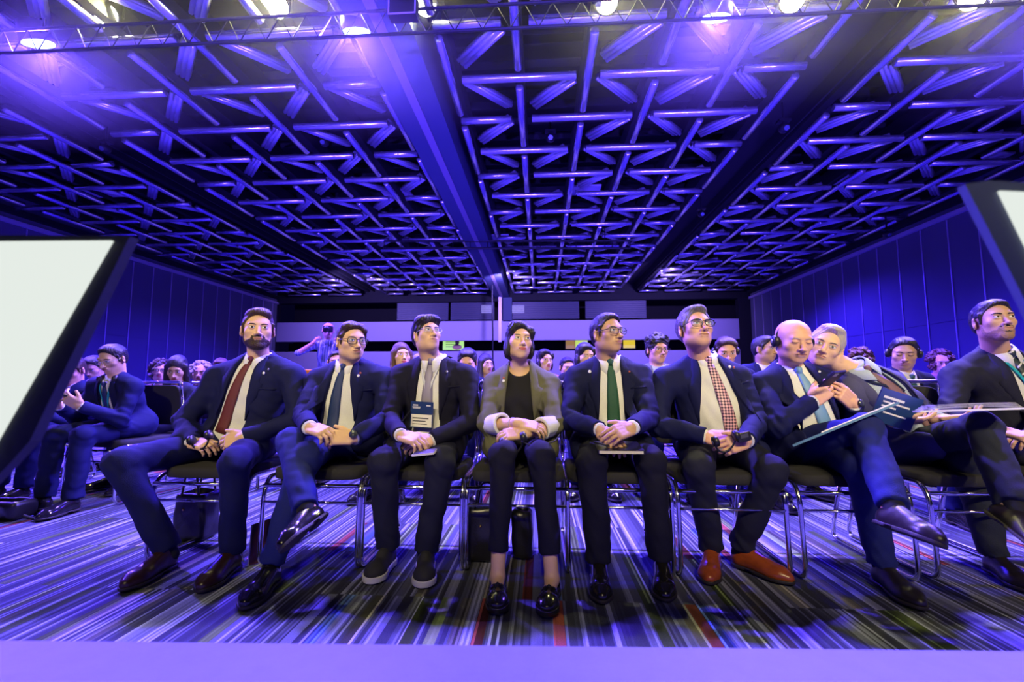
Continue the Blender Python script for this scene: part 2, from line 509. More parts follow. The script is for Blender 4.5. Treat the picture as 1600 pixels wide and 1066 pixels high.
# ---- ceiling beams
trim(MB().box((-2.22, 1.0, 5.10), (-1.50, YB, 6.3)), beam_paint)
trim(MB().box((-1.93, 1.0, 5.085), (-1.80, YB, 5.10)), mat('beam_rail', (0.30, 0.24, 0.34), 0.6))
for x0, x1 in ((-8.25, -7.50), (3.80, 4.55)):
    trim(MB().box((x0, 1.0, 5.75), (x1, YB, 6.3)), near_black)
    trim(MB().box((x0 - 0.03, 1.0, 5.48), (x0, YB, 6.3)), near_black)
    trim(MB().box((x1, 1.0, 5.48), (x1 + 0.03, YB, 6.3)), near_black)
BAY0 = ((-13.71, 1.03), (-7.50, 1.03), (-1.28, 0.99), (4.71, 0.98))
COLS = [x0 + st * i for x0, st in BAY0 for i in range(6)]
COLS = [x for x in COLS if XL + 0.25 < x < XR - 0.1]
ROWS = [4.12 + 1.025 * j for j in range(18)]
for j in range(len(ROWS) * 2):       # purlins above the grid
    y = ROWS[0] + 0.5125 * j
    if y < YB: trim(MB().box((XL, y - 0.02, 5.80), (XR, y + 0.02, 5.94)), near_black)
# ---- back of the hall: gallery fronts with a dark gap, dark glazed strip above
xa, xb = PX(432, YB, 3.5)[0], PX(1155, YB, 3.5)[0]
trim(MB().box((xa, YB, 3.02), (xb, YB + 0.25, 3.98)), pale_panel)
trim(MB().box((XL, YB, 0), (xb, YB + 0.25, 2.50)), pale_panel)
trim(MB().box((XL, YB + 1.2, 2.50), (xb, YB + 1.4, 3.02)), near_black)
trim(MB().box((xb, YB - 0.02, 0), (XR, YB + 0.3, 6.3)), near_black)
trim(MB().box((XL, YB - 0.02, 2.5), (xa, YB + 0.3, 6.3)), near_black)
trim(MB().box((XL, YB - 0.05, 4.95), (XR, YB + 0.3, 6.3)), near_black)
wins = [(620, 700), (704, 772), (800, 905), (915, 1010)]
for n, (u0, u1) in enumerate(wins):
    a, b = PX(u0, YB, 4.5)[0], PX(u1, YB, 4.5)[0]
    w = tag(MB().box((a, YB + 0.06, 4.05), (b, YB + 0.10, 4.92)).build('window_%d' % (n + 1), window_dark), kind='structure')
    f = MB()
    for i in range(9): f.box((a, YB + 0.02, 4.06 + i * 0.1), (b, YB + 0.06, 4.075 + i * 0.1))
    f.build('window_louvre', beam_paint, w)
# column with a bright edge, and a black cable hanging by it
trim(MB().box((PX(779, YB - .3, 4)[0], YB - 0.4, 2.9), (PX(784, YB - .3, 4)[0], YB - 0.3, 5.1)), seam_metal)
trim(MB().box((PX(786, YB - .1, 4)[0], YB - 0.2, 3.98), (PX(800, YB - .1, 4)[0], YB - 0.05, 5.1)), beam_paint)
c_ = MB().tube([P(769, 480, 19) + (0, 0, 2.0), P(769, 480, 19), P(770, 520, 19), P(770, 590, 19)], 0.03)
tag(c_.build('hanging_cable', black_plastic), 'thin black cable hanging in front of the pale gallery at the back wall', 'cable')
def lit(name, c, s): return mat(name, (0.02, 0.02, 0.02), 0.5, emit=c, estr=s)
for u0, u1, v0, v1, lab in ((752, 768, 477, 489, 'square white backlit louvre under the gallery, left of the bright column'),
                            (798, 819, 477, 489, 'square white backlit louvre under the gallery, right of the bright column')):
    a, b = P(u0, v1, YB - 0.02), P(u1, v0, YB - 0.02)
    fr = MB().box((a[0], YB - 0.02, a[2]), (b[0], YB + 0.04, b[2])).build('lit_louvre', lit('louvre_white', (0.36, 0.30, 1.0), 0.9), None, (a[0], YB, a[2]))
    tag(fr, lab, 'window light')
    s_ = MB()
    for i in range(4):
        z = a[2] + (b[2] - a[2]) * (i + 0.5) / 4; s_.box((a[0], YB - 0.04, z - 0.012), (b[0], YB - 0.02, z + 0.012))
    s_.build('slat', beam_paint, fr, (a[0], YB, a[2]))
# speech screens seen in the gallery gap
def screen(u0, u1, v0, v1, color, strength, lab, portrait=False, Y=YB + 0.6):
    a, b = P(u0, v1, Y), P(u1, v0, Y); base = (a[0], Y, a[2])
    r = MB().box((a[0] - 0.03, Y, a[2] - 0.03), (b[0] + 0.03, Y + 0.06, b[2] + 0.03)).build('wall_screen', black_plastic, None, base)
    tag(r, lab, 'screen')
    MB().box((a[0], Y - 0.01, a[2]), (b[0], Y, b[2])).build('display', lit('display_%d' % u0, color, strength), r, base)
    if portrait:
        c = np.array([b[0] - 0.34, Y - 0.015, (a[2] + b[2]) / 2 + 0.02])
        MB().ball(c + (0, 0, 0.10), (0.11, 0.008, 0.15)).ball(c + (0, 0, -0.15), (0.24, 0.007, 0.13)).build('portrait', [mat('portrait_skin', (0.5, 0.3, 0.2), 0.8)], r, base, True)
        m = MB()
        for i, w in enumerate((0.5, 0.62, 0.4)): m.box((a[0] + 0.15, Y - 0.014, b[2] - 0.16 - i * 0.12), (a[0] + 0.15 + w, Y - 0.01, b[2] - 0.13 - i * 0.12))
        m.build('text_line', mat('text_green', (0.1, 0.25, 0.1), 0.8), r, base)
screen(692, 725, 530, 547, (0.42, 0.75, 0.26), 1.1, 'pale green video screen with a portrait in the gallery gap at the back', True)
screen(899, 918, 529, 545, (0.55, 0.72, 0.16), 1.0, 'small yellow-green screen in the gallery gap, above the dark-haired woman')
screen(974, 992, 528, 544, (0.75, 0.55, 0.03), 1.0, 'narrow yellow lit panel in the gallery gap, right of the man in the green tie')
screen(884, 898, 528, 545, (0.40, 0.22, 0.08), 0.8, 'dim orange lit panel in the gallery gap beside the yellow-green screen')

# ================================================================== CEILING LATTICE
tube_metal = mat('tube_metal', (0.80, 0.76, 0.90), 0.24, 0.88, bump=0.35, bscale=9)
baffle_metal = mat('baffle_metal', (0.72, 0.70, 0.82), 0.32, 0.75, bump=0.15, bscale=14)
def ring_tube(L, r, n=16):
    mb = MB(); mb.tube([(-L / 2, 0, 0), (-L / 2 + .004, 0, 0), (L / 2 - .004, 0, 0), (L / 2, 0, 0)], [r * .93, r, r, r * .93], n); return mb
tube_src = ring_tube(1.64, 0.058).build('ceiling_tube', tube_metal, None, (0, 0, 0), True).data
def baffle_mb():
    mb = MB(); L = 0.86
    for q in (-1, 0, 1):
        mb.tube([(-L / 2, q * 0.062, 0), (L / 2, q * 0.062, 0)], 0.030, 10)
    mb.box((-L / 2 + .01, -0.088, -0.005), (L / 2 - .01, 0.088, 0.075))
    return mb
baffle_src = baffle_mb().build('ceiling_baffle', baffle_metal, None, (0, 0, 0), True).data
for o in list(bpy.data.objects):
    if o.name in ('ceiling_tube', 'ceiling_baffle'): bpy.data.objects.remove(o)
def in_view(c, d, m=40):
    for t in (-1, -0.5, 0, 0.5, 1):
        q = proj(np.asarray(c) + np.asarray(d) * t)
        if q and -m < q[0] < 1600 + m and -m < q[1] < 1066: return True
    return False
def bay(x): return 0 if x < -7.9 else 1 if x < -1.9 else 2 if x < 4.2 else 3
BAYS = ['leftmost bay', 'bay left of beam', 'bay right of beam', 'rightmost bay']
ORD = 'first second third fourth fifth sixth seventh eighth ninth tenth eleventh twelfth thirteenth fourteenth fifteenth sixteenth seventeenth eighteenth'.split()
tubes, baffles = [], []
ZT = 5.30
for i, x in enumerate(COLS):
    ci = [c for c in range(4)]
    b = bay(x); base, st = BAY0[b]; kx = round((x - base) / st)
    for j, y in enumerate(ROWS):
        along_y = (kx + j) % 2 == 0
        L = 1.64
        if not along_y and kx in (0, 5):      # tubes that would cross a beam are half length
            x_ = x + (0.40 if kx == 0 else -0.40); L = 0.84
        else: x_ = x
        d = (0, L / 2, 0) if along_y else (L / 2, 0, 0)
        if y + (L / 2 if along_y else 0) > YB - 0.1: continue
        if in_view((x_, y, ZT), d): tubes.append((math.hypot(x_, y), x_, y, along_y, L, b, j, kx))
        if kx < 5 and j < len(ROWS) - 1:
            if kx == 1 and j % 2 == 1 and random.Random(i * 31 + j).random() < 0.8: continue
            ang = math.radians(46) if (j + kx) % 2 == 0 else math.radians(-46)
            cx, cy = x + st / 2, y + 0.5125
            dd = (math.cos(ang) * 0.43, math.sin(ang) * 0.43, 0)
            if in_view((cx, cy, ZT + 0.1), dd): baffles.append((math.hypot(cx, cy), cx, cy, ang, b, j, kx))
tubes.sort(); baffles.sort()
rt, rb = MB(), MB()
for n, (dist, x, y, ay, L, b, j, kx) in enumerate(tubes):
    if n < 300:
        o = bpy.data.objects.new('ceiling_tube', tube_src); col.objects.link(o)
        o.location = (x, y, ZT); o.scale = (L / 1.64, 1, 1)
        if ay: o.rotation_euler = (0, 0, math.pi / 2)
        dr = 'running lengthwise' if ay else 'lying crosswise'
        near = 'near rows' if y < 9 else 'middle rows' if y < 14 else 'far rows'
        tag(o, 'polished ceiling tube %s, %s row from the truss, %s column, %s' % (dr, ORD[j], ORD[kx], BAYS[b]), 'ceiling tube', 'ceiling tubes %s, %s, %s' % (dr, near, BAYS[b]))
    else:
        h = L / 2
        rt.tube([(x, y - h, ZT), (x, y + h, ZT)] if ay else [(x - h, y, ZT), (x + h, y, ZT)], 0.06, 10)
if rt.V: tag(rt.build('ceiling_tubes_far', tube_metal, None, (0, 0, 0), True), 'the farthest polished tubes of the ceiling lattice, small by the back wall', 'ceiling tubes', kind='stuff')
for n, (dist, x, y, a, b, j, kx) in enumerate(baffles):
    if n < 300:
        o = bpy.data.objects.new('ceiling_baffle', baffle_src); col.objects.link(o)
        o.location = (x, y, ZT + 0.10); o.rotation_euler = (math.radians(18 if a > 0 else -18), 0, a)
        near = 'near rows' if y < 9 else 'middle rows' if y < 14 else 'far rows'
        lean = 'slanting one way' if a > 0 else 'slanting the other way'
        lean = 'slanting rightward' if a > 0 else 'slanting leftward'
        tag(o, 'ribbed ceiling bar %s, %s row from the truss, %s column, %s' % (lean, ORD[j], ORD[kx], BAYS[b]), 'ceiling bar', 'ribbed ceiling bars %s, %s, %s' % (lean, near, BAYS[b]))
    else:
        c, s = math.cos(a) * 0.43, math.sin(a) * 0.43
        rb.tube([(x - c, y - s, ZT + .1), (x + c, y + s, ZT + .1)], 0.06, 6)
if rb.V: tag(rb.build('ceiling_baffles_far', baffle_metal, None, (0, 0, 0), True), 'the farthest ribbed bars of the ceiling lattice, small by the back wall', 'ceiling bars', kind='stuff')
# dark carriers above the tubes, one over each column line
for x in COLS:
    trim(MB().box((x - 0.07, 2.0, 5.46), (x + 0.07, YB - 0.1, 5.78)), near_black)
# ---- lighting pipe half way down the hall
pp = MB(); a, b = P(600, 388, 13.0), P(985, 388, 13.0)
pp.tube([a, b], 0.035); pp.tube([a + (0, 0, 0.22), b + (0, 0, 0.22)], 0.035)
for i in range(15):
    q = a + (b - a) * i / 14; pp.tube([q, q + (0, 0, .22)], 0.012, 6)
for q in (a + (b - a) * 0.1, a + (b - a) * 0.9): pp.tube([q, q + (0, 0, 1.0)], 0.012, 6)
tag(pp.build('lighting_truss', dark_metal, None, tuple(a)), 'short dark lighting truss hung across the middle of the ceiling', 'truss')
# ---- fixtures
def disc(mb, c, r, ax, t=0.02, n=28):
    ax = nz(ax); mb.tube([np.asarray(c) - ax * t, c], r, n)
def par(x, y, z, aim, lab, violet=True):
    base = np.array([x, y, z]); d = nz(np.asarray(aim, float) - base); up = np.array([0, 0, 1.0])
    root = empty('wash_light' if violet else 'stage_spotlight', base, lab, 'stage light', None)
    R = 0.165 if violet else 0.13
    b = MB(); b.tube([base - d * 0.26, base - d * 0.24, base - d * 0.1, base], [R * .55, R * .8, R, R * 1.08], 24)
    b.build('housing', dark_metal, root, base, True)
    yk = MB(); s = nz(np.cross(d, up))
    yk.tube(smooth_path([base - d * .1 + s * (R + .02), base - d * .1 + s * (R + .02) + up * .17, base - d * .1 - s * (R + .02) + up * .17, base - d * .1 - s * (R + .02)], .05), 0.014, 8)
    yk.build('yoke', dark_metal, root, base, True)
    l = MB(); disc(l, base + d * 0.006, R * .95, d, 0.012)
    m = lit('violet_led', (0.22, 0.30, 1.0), 26) if violet else lit('white_lamp', (1.0, 0.98, 0.55), 60)
    l.build('lens', m, root, base)
    return root
VL = [(60, 68, 'violet LED wash light at the far left of the front truss'), (557, 50, 'violet LED wash light on the front truss beside the broad blue beam'), (1118, 28, 'violet LED wash light on the front truss over the right-hand seats')]
for u, v, lab in VL:
    q = P(u, v, 4.9); par(q[0], q[1], q[2], (q[0] * 0.9, q[1] + 2.1, 0), lab)
for u, v, lab in ((165, 22, 'glaring white spotlight, first from the left on the front truss'), (433, 10, 'glaring white spotlight, second from the left on the front truss'),
                  (665, 7, 'yellow-white spotlight on the truss, just right of the broad blue beam'), (948, 3, 'yellow-white spotlight on the truss above the woman in the olive blazer'),
                  (1238, 0, 'dim white spotlight half cut off by the top edge, right of centre'), (1520, -4, 'bright yellow spotlight at the top right corner of the view')):
    q = P(u, v, 5.0); par(q[0], q[1], q[2], (q[0] * 0.4, -0.5, 1.0), lab, False)
    spot('truss_spot', (q[0] * .985, q[1] - 0.08, q[2] - 0.04), (q[0] * 0.9, -2, 3.4), (1.0, 0.93, 0.30), 470, 172, 0.3, 0.05)
tr = MB(); y, z = 4.50, 4.67
for dy, dz in ((0, 0), (0, 0.28)): tr.tube([(-7.5, y + dy, z + dz), (7.5, y + dy, z + dz)], 0.018, 8)
for i in range(50):
    x = -7.5 + i * 0.3
    tr.tube([(x, y, z), (x + .15, y, z + .28), (x + .3, y, z)], 0.007, 5)
tag(tr.build('front_truss', dark_metal, None, (0, y, z), False), 'long dark lattice truss across the top of the view carrying the stage lights', 'truss')
def bx_at(u0, v0, u1, v1, Y): return P(u0, v1, Y), P(u1, v0, Y)
a, b = bx_at(606, -12, 650, 23, 4.3)
hb = tag(MB().box((a[0], 4.3, a[2]), (b[0], 4.42, b[2])).build('control_box', dark_metal, None, tuple(a)), 'dark control box with a pale rim clamped to the front truss', 'equipment box')
fr = MB()
for p, q in (((a[0], a[2]), (b[0], a[2] + .012)), ((a[0], a[2]), (a[0] + .012, b[2])), ((b[0] - .012, a[2]), (b[0], b[2]))): fr.box((p[0], 4.29, p[1]), (q[0], 4.30, q[1]))
fr.build('rim', seam_metal, hb, tuple(a))
for u, v, Y, lab in ((165, 232, 7.7, 'small dark moving-head light under the left dark ceiling slot'), (1225, 200, 7.6, 'small dark moving-head light under the right dark ceiling slot'),
                     (860, 215, 8.1, 'small dark downlight between the tubes above the middle of the front row'), (507, 222, 8.0, 'small dark downlight between the tubes left of the broad blue beam'),
                     (1096, 334, 11.5, 'small dark downlight under the right slot, farther down the hall'), (1386, 366, 11.5, 'small dark downlight near the right wall')):
    q = P(u, v, Y); root = empty('ceiling_spotlight', q, lab, 'ceiling light')
    MB().ball(q, (0.09, 0.10, 0.085)).build('housing', black_plastic, root, q, True)
    h = MB().tube([q + (0, 0, .07), q + (0, 0, .45)], 0.02, 8); h.box(q + (-.10, -.06, .10), q + (.10, .06, .14)); h.build('bracket', black_plastic, root, q)
    l = MB(); disc(l, q + np.array([0, -.085, -.045]), 0.042, (0, -0.9, -0.5)); l.build('lens', mat('dark_lens', (0.25, 0.28, 0.5), 0.15, 0.6), root, q)
for i, (u, v, Y) in enumerate(((915, 318, 10.6), (157, 338, 10.0), (1330, 308, 10.4), (1580, 326, 9.6), (778, 422, 14), (620, 325, 10.5))):
    q = P(u, v, Y); q[2] = 5.52
    o = MB().box(q + (-.35, -.25, -.01), q + (.35, .25, .03)).build('ceiling_panel', pale_panel, None, q)
    tag(o, 'square pale plate set above the ceiling tubes, ' + ('above the green-tie man', 'far left', 'right of the dark slot', 'by the right wall', 'far down the middle bay', 'left of the broad blue beam')[i], 'ceiling panel')

# ================================================================== LIT LECTERNS AT THE SIDES OF THE STAGE
lectern_dark = mat('lectern_dark', (0.014, 0.018, 0.035), 0.6, bump=0.1, bscale=60)
lectern_led_lit = mat('lectern_led_lit', (0.09, 0.12, 0.20), 0.55, bump=0.1, bscale=60)  # right frame: LED light falling on it is put into the colour
def lit_panel(outer, inner, Y, lab, thick, fm=None):
    o = [P(u, v, Y) for u, v in outer]; n = len(o)
    base = np.mean(o, 0); base[2] = 0.45
    root = empty('lectern', base, lab, 'lectern')
    bk = [q + (0, thick, 0) for q in o]
    MB().add(o + bk, [tuple(range(n)), tuple(range(2 * n - 1, n - 1, -1))] + [(i, i + n, (i + 1) % n + n, (i + 1) % n) for i in range(n)]).build('frame', fm or lectern_dark, root, base)
    lo = min(o, key=lambda q: q[2])
    MB().box((lo[0] - .05, Y + .004, .45), (lo[0] + .05, Y + thick + .03, lo[2] + .12)).box((lo[0] - .07, Y - .04, .45), (lo[0] + .06, Y + .08, .465)).build('pedestal', fm or lectern_dark, root, base)
    q = [P(u, v, Y) - (0, 0.004, 0) for u, v in inner]; qb = [x + (0, 0.004, 0) for x in q]; n = len(q)
    MB().add(q + qb, [tuple(range(n)), tuple(range(2 * n - 1, n - 1, -1))] + [(i, i + n, (i + 1) % n + n, (i + 1) % n) for i in range(n)]).build('light_panel', lit('panel_white', (0.80, 0.86, 0.80), 0.98), root, base)
    return root
lit_panel([(-260, 366), (203, 369), (46, 690), (10, 730), (-260, 1000)], [(-240, 380), (178, 377), (-2, 690), (-60, 790), (-240, 800)], 0.62, 'white glowing tapered lectern with a dark frame at the left edge', 0.016)
lit_panel([(1508, 288), (1545, 282), (1860, 300), (1860, 900), (1720, 720), (1602, 470)], [(1558, 300), (1840, 312), (1840, 850), (1740, 680), (1600, 385)], 0.62, 'white glowing tapered lectern with a frame tinted as LED-lit at the right edge', 0.012, lectern_led_lit)

# ================================================================== CHAIRS
seat_fabric = mat('seat_fabric', (0.018, 0.018, 0.022), 0.9, bump=0.3, bscale=300)
def make_chair(name='stacking_chair'):
    W, D = 0.245, 0.24
    root = empty(name, (0, 0, 0), 'x', 'chair')
    for s in (-1, 1):
        x = s * W
        pts = [(x, D - 0.02, 0.88), (x, D + 0.03, 0.50), (x, D - 0.10, 0.43), (x, -D + 0.02, 0.43), (x, -D - 0.02, 0.36), (x, -D - 0.035, 0.015), (x, D + 0.10, 0.015), (x, D - 0.02, 0.43)]
        MB().tube(smooth_path(pts, 0.055, 6), 0.0115, 10).build('side_frame', chrome, root, (0, 0, 0), True)
    MB().tube([(-W, -D - 0.02, 0.395), (W, -D - 0.02, 0.395)], 0.010, 8).build('crossbar', chrome, root, (0, 0, 0), True)
    MB().tube([(-W, -D - 0.026, 0.315), (W, -D - 0.026, 0.315)], 0.007, 8).build('crossbar', chrome, root, (0, 0, 0), True)
    MB().tube([(-W, D + 0.02, 0.38), (W, D + 0.02, 0.38)], 0.009, 8).build('crossbar', chrome, root, (0, 0, 0), True)
    MB().tube(smooth_path([(-W, D - 0.02, 0.86), (-W, D - 0.025, 0.915), (W, D - 0.025, 0.915), (W, D - 0.02, 0.86)], 0.05, 6), 0.0115, 10).build('top_rail', chrome, root, (0, 0, 0), True)
    MB().obox((0, 0, 0.445), (0.235, 0.245, 0.032), np.eye(3), 0.02).build('seat', seat_fabric, root, (0, 0, 0), True)
    MB().obox((0, D + 0.0, 0.72), (0.228, 0.022, 0.17), [(1, 0, 0), (0, 1, 0.08), (0, -0.08, 1)], 0.02).build('backrest', seat_fabric, root, (0, 0, 0), True)
    return root
CH0 = None
def chair(x, y, rz, label, group=None):
    global CH0
    if CH0 is None:
        CH0 = make_chair(); r = CH0
    else:
        r = CH0.copy(); col.objects.link(r)
        for ch in list(CH0.children):
            c = ch.copy(); col.objects.link(c); c.parent = r
    r.location = (x, y, 0); r.rotation_euler = (0, 0, rz)
    tag(r, label, 'chair', group)
    return r
# ================================================================== PEOPLE
def skin_mat(name, c): return mat(name, c, 0.48, bump=0.08, bscale=180, var=0.06, spec=0.4)
SK = dict(light=skin_mat('skin_light', (0.66, 0.42, 0.26)), tan=skin_mat('skin_tan', (0.52, 0.31, 0.19)), rosy=skin_mat('skin_rosy', (0.66, 0.37, 0.25)), olive=skin_mat('skin_olive', (0.58, 0.38, 0.25)))
LIP = dict(m=mat('lip_male', (0.42, 0.19, 0.15), 0.45), f=mat('lip_female', (0.46, 0.10, 0.11), 0.4))
MOUTH = mat('mouth_line', (0.12, 0.03, 0.03), 0.7)
EYEW = mat('eye_white', (0.62, 0.60, 0.58), 0.25); LASH = mat('lash', (0.02, 0.015, 0.012), 0.6)
def iris(c): return mat('iris_%d_%d_%d' % tuple(int(x * 100) for x in c), c, 0.15)
def hair_mat(name, c):
    m = mat('hair_' + name, c, 0.40, bump=0.6, bscale=1.0, var=0.5, spec=0.5)
    nt = m.node_tree; n = [x for x in nt.nodes if x.type == 'TEX_NOISE'][0]; tc = [x for x in nt.nodes if x.type == 'TEX_COORD'][0]
    mp = nt.nodes.new('ShaderNodeMapping'); mp.inputs['Scale'].default_value = (420, 40, 60)
    nt.links.new(tc.outputs['Object'], mp.inputs[0]); nt.links.new(mp.outputs[0], n.inputs['Vector'])
    return m
HAIR = dict(black=hair_mat('black', (0.012, 0.010, 0.010)), brown=hair_mat('brown', (0.045, 0.024, 0.014)), grey=hair_mat('grey', (0.30, 0.29, 0.28)),
            silver=hair_mat('silver', (0.42, 0.38, 0.33)), salt=hair_mat('salt', (0.13, 0.12, 0.115)), auburn=hair_mat('auburn', (0.09, 0.035, 0.018)), white=hair_mat('white', (0.55, 0.53, 0.5)))
shirt_white = cloth('shirt_white', (0.66, 0.67, 0.68)); shirt_blue = cloth('shirt_blue', (0.40, 0.48, 0.62)); shirt_grey = cloth('shirt_grey', (0.40, 0.40, 0.42))
navy = cloth('suit_navy', (0.005, 0.007, 0.058)); navy_dark = cloth('suit_midnight', (0.004, 0.006, 0.040)); suit_black = cloth('suit_black', (0.005, 0.005, 0.020))
charcoal = cloth('suit_charcoal', (0.012, 0.013, 0.035)); trousers_blue = cloth('trousers_blue', (0.012, 0.018, 0.13)); olive_cloth = cloth('blazer_olive', (0.105, 0.105, 0.062))
black_knit = cloth('blouse_black', (0.010, 0.010, 0.013)); suit_slate = cloth('suit_slate', (0.07, 0.07, 0.17)); grey_trousers = cloth('trousers_grey', (0.018, 0.022, 0.040))
shoe_black = mat('shoe_black', (0.010, 0.009, 0.010), 0.16, bump=0.05, bscale=40); shoe_brown = mat('shoe_brown', (0.035, 0.014, 0.009), 0.3, bump=0.08, bscale=50)
shoe_dark = mat('shoe_dark', (0.014, 0.010, 0.009), 0.35, bump=0.08, bscale=50)
shoe_cognac = mat('shoe_cognac', (0.30, 0.060, 0.014), 0.26, bump=0.08, bscale=50, var=0.3); sneaker = mat('sneaker_mesh', (0.02, 0.02, 0.024), 0.75, bump=0.3, bscale=500)
sole_dark = mat('sole_dark', (0.02, 0.016, 0.014), 0.6); sole_white = mat('sole_white', (0.6, 0.6, 0.62), 0.6); sock_dark = cloth('sock_dark', (0.014, 0.015, 0.025))

HW = 1.05
def frame_from(yaw, pitch, roll):
    """rows: side (person's left), forward, up ; yaw 0 looks along -Y, positive turns towards +X"""
    f = np.array([math.sin(yaw) * math.cos(pitch), -math.cos(yaw) * math.cos(pitch), math.sin(pitch)])
    u0 = np.array([0, 0, 1.0]); s = nz(np.cross(u0, f)); u = np.cross(f, s)
    s2 = s * math.cos(roll) + u * math.sin(roll); u2 = u * math.cos(roll) - s * math.sin(roll)
    return np.stack([s2, f, u2])

def head_prims(H, A, k):
    """list of (prim, blend); local coords side, forward, up with the eye line at up=0"""
    w, jw, ch = (k.get('w', 1.0) * HW), k.get('jaw', 1.0), k.get('chin', 1.0)
    def p(s, f, u): return H + (A[0] * s * w + A[1] * f + A[2] * u)
    L = [(ell(p(0, -0.014, 0.030), (0.076 * w, 0.097, 0.081), A), 0.03),
         (ell(p(0, 0.032, -0.028), (0.060 * w, 0.058, 0.088), A), 0.03),
         (ell(p(0, 0.038, -0.078), (0.042 * w * jw, 0.046, 0.036), A), 0.03),
         (ell(p(0, 0.062, -0.098 * ch), (0.022 * jw, 0.020, 0.018), A), 0.025)]
    for q in (-1, 1):
        L += [(ell(p(q * 0.044 * jw, 0.004, -0.064), (0.019, 0.030, 0.030), A), 0.03), (ell(p(q * 0.045, 0.056, -0.024), (0.020, 0.022, 0.018), A), 0.025)]
    L += [(cone(p(-0.036, 0.080, 0.019), p(0.036, 0.080, 0.019), 0.009, 0.009), 0.022)]
    return L
def head_field_add(F, H, A, k):
    w = (k.get('w', 1.0) * HW); ns = k.get('nose', 1.0)
    def p(s, f, u): return H + (A[0] * s * w + A[1] * f + A[2] * u)
    for q, b in head_prims(H, A, k): F.add(q, b)
    for q in (-1, 1): F.sub(ell(p(q * 0.031, 0.102, 0.001), (0.019, 0.017, 0.013), A), 0.016)
    for q in (-1, 1): F.add(ell(p(q * 0.031, 0.0755, 0.0), (0.0165, 0.0165, 0.0135), A), 0.008)
    F.add(cone(p(0, 0.085, 0.006), p(0, 0.108 * (0.93 + .07 * ns), -0.034), 0.0072, 0.0105 * ns), 0.010)
    F.add(ell(p(0, 0.1135 * (0.95 + .05 * ns), -0.037), (0.0120 * ns, 0.0135, 0.0105), A), 0.007)
    for q in (-1, 1): F.add(ell(p(q * 0.0135, 0.098, -0.041), (0.0090, 0.011, 0.0080), A), 0.005)
    F.add(ell(p(0, 0.082, -0.064), (0.028, 0.016, 0.020), A), 0.012)
    F.add(cone(p(-0.017, 0.0945, -0.0595), p(0.017, 0.0945, -0.0595), 0.0048, 0.0048), 0.007)
    F.add(cone(p(-0.014, 0.0935, -0.0700), p(0.014, 0.0935, -0.0700), 0.0058, 0.0058), 0.007)
    F.sub(ell(p(0, 0.103, -0.0645), (0.024, 0.006, 0.0016), A), 0.003)
    for q in (-1, 1):      # ears
        B = frame_mul(A, q)
        F.add(ell(p(q * 0.0790, -0.012, -0.012), (0.0085, 0.020, 0.033), B), 0.005)
        F.sub(ell(p(q * 0.090, -0.002, -0.008), (0.008, 0.009, 0.017), B), 0.004)
def frame_mul(A, q):
    a = math.radians(30) * q
    s = A[0] * math.cos(a) - A[1] * math.sin(a) * 1.0; f = A[1] * math.cos(a) + A[0] * math.sin(a)
    return np.stack([s, f, A[2]])

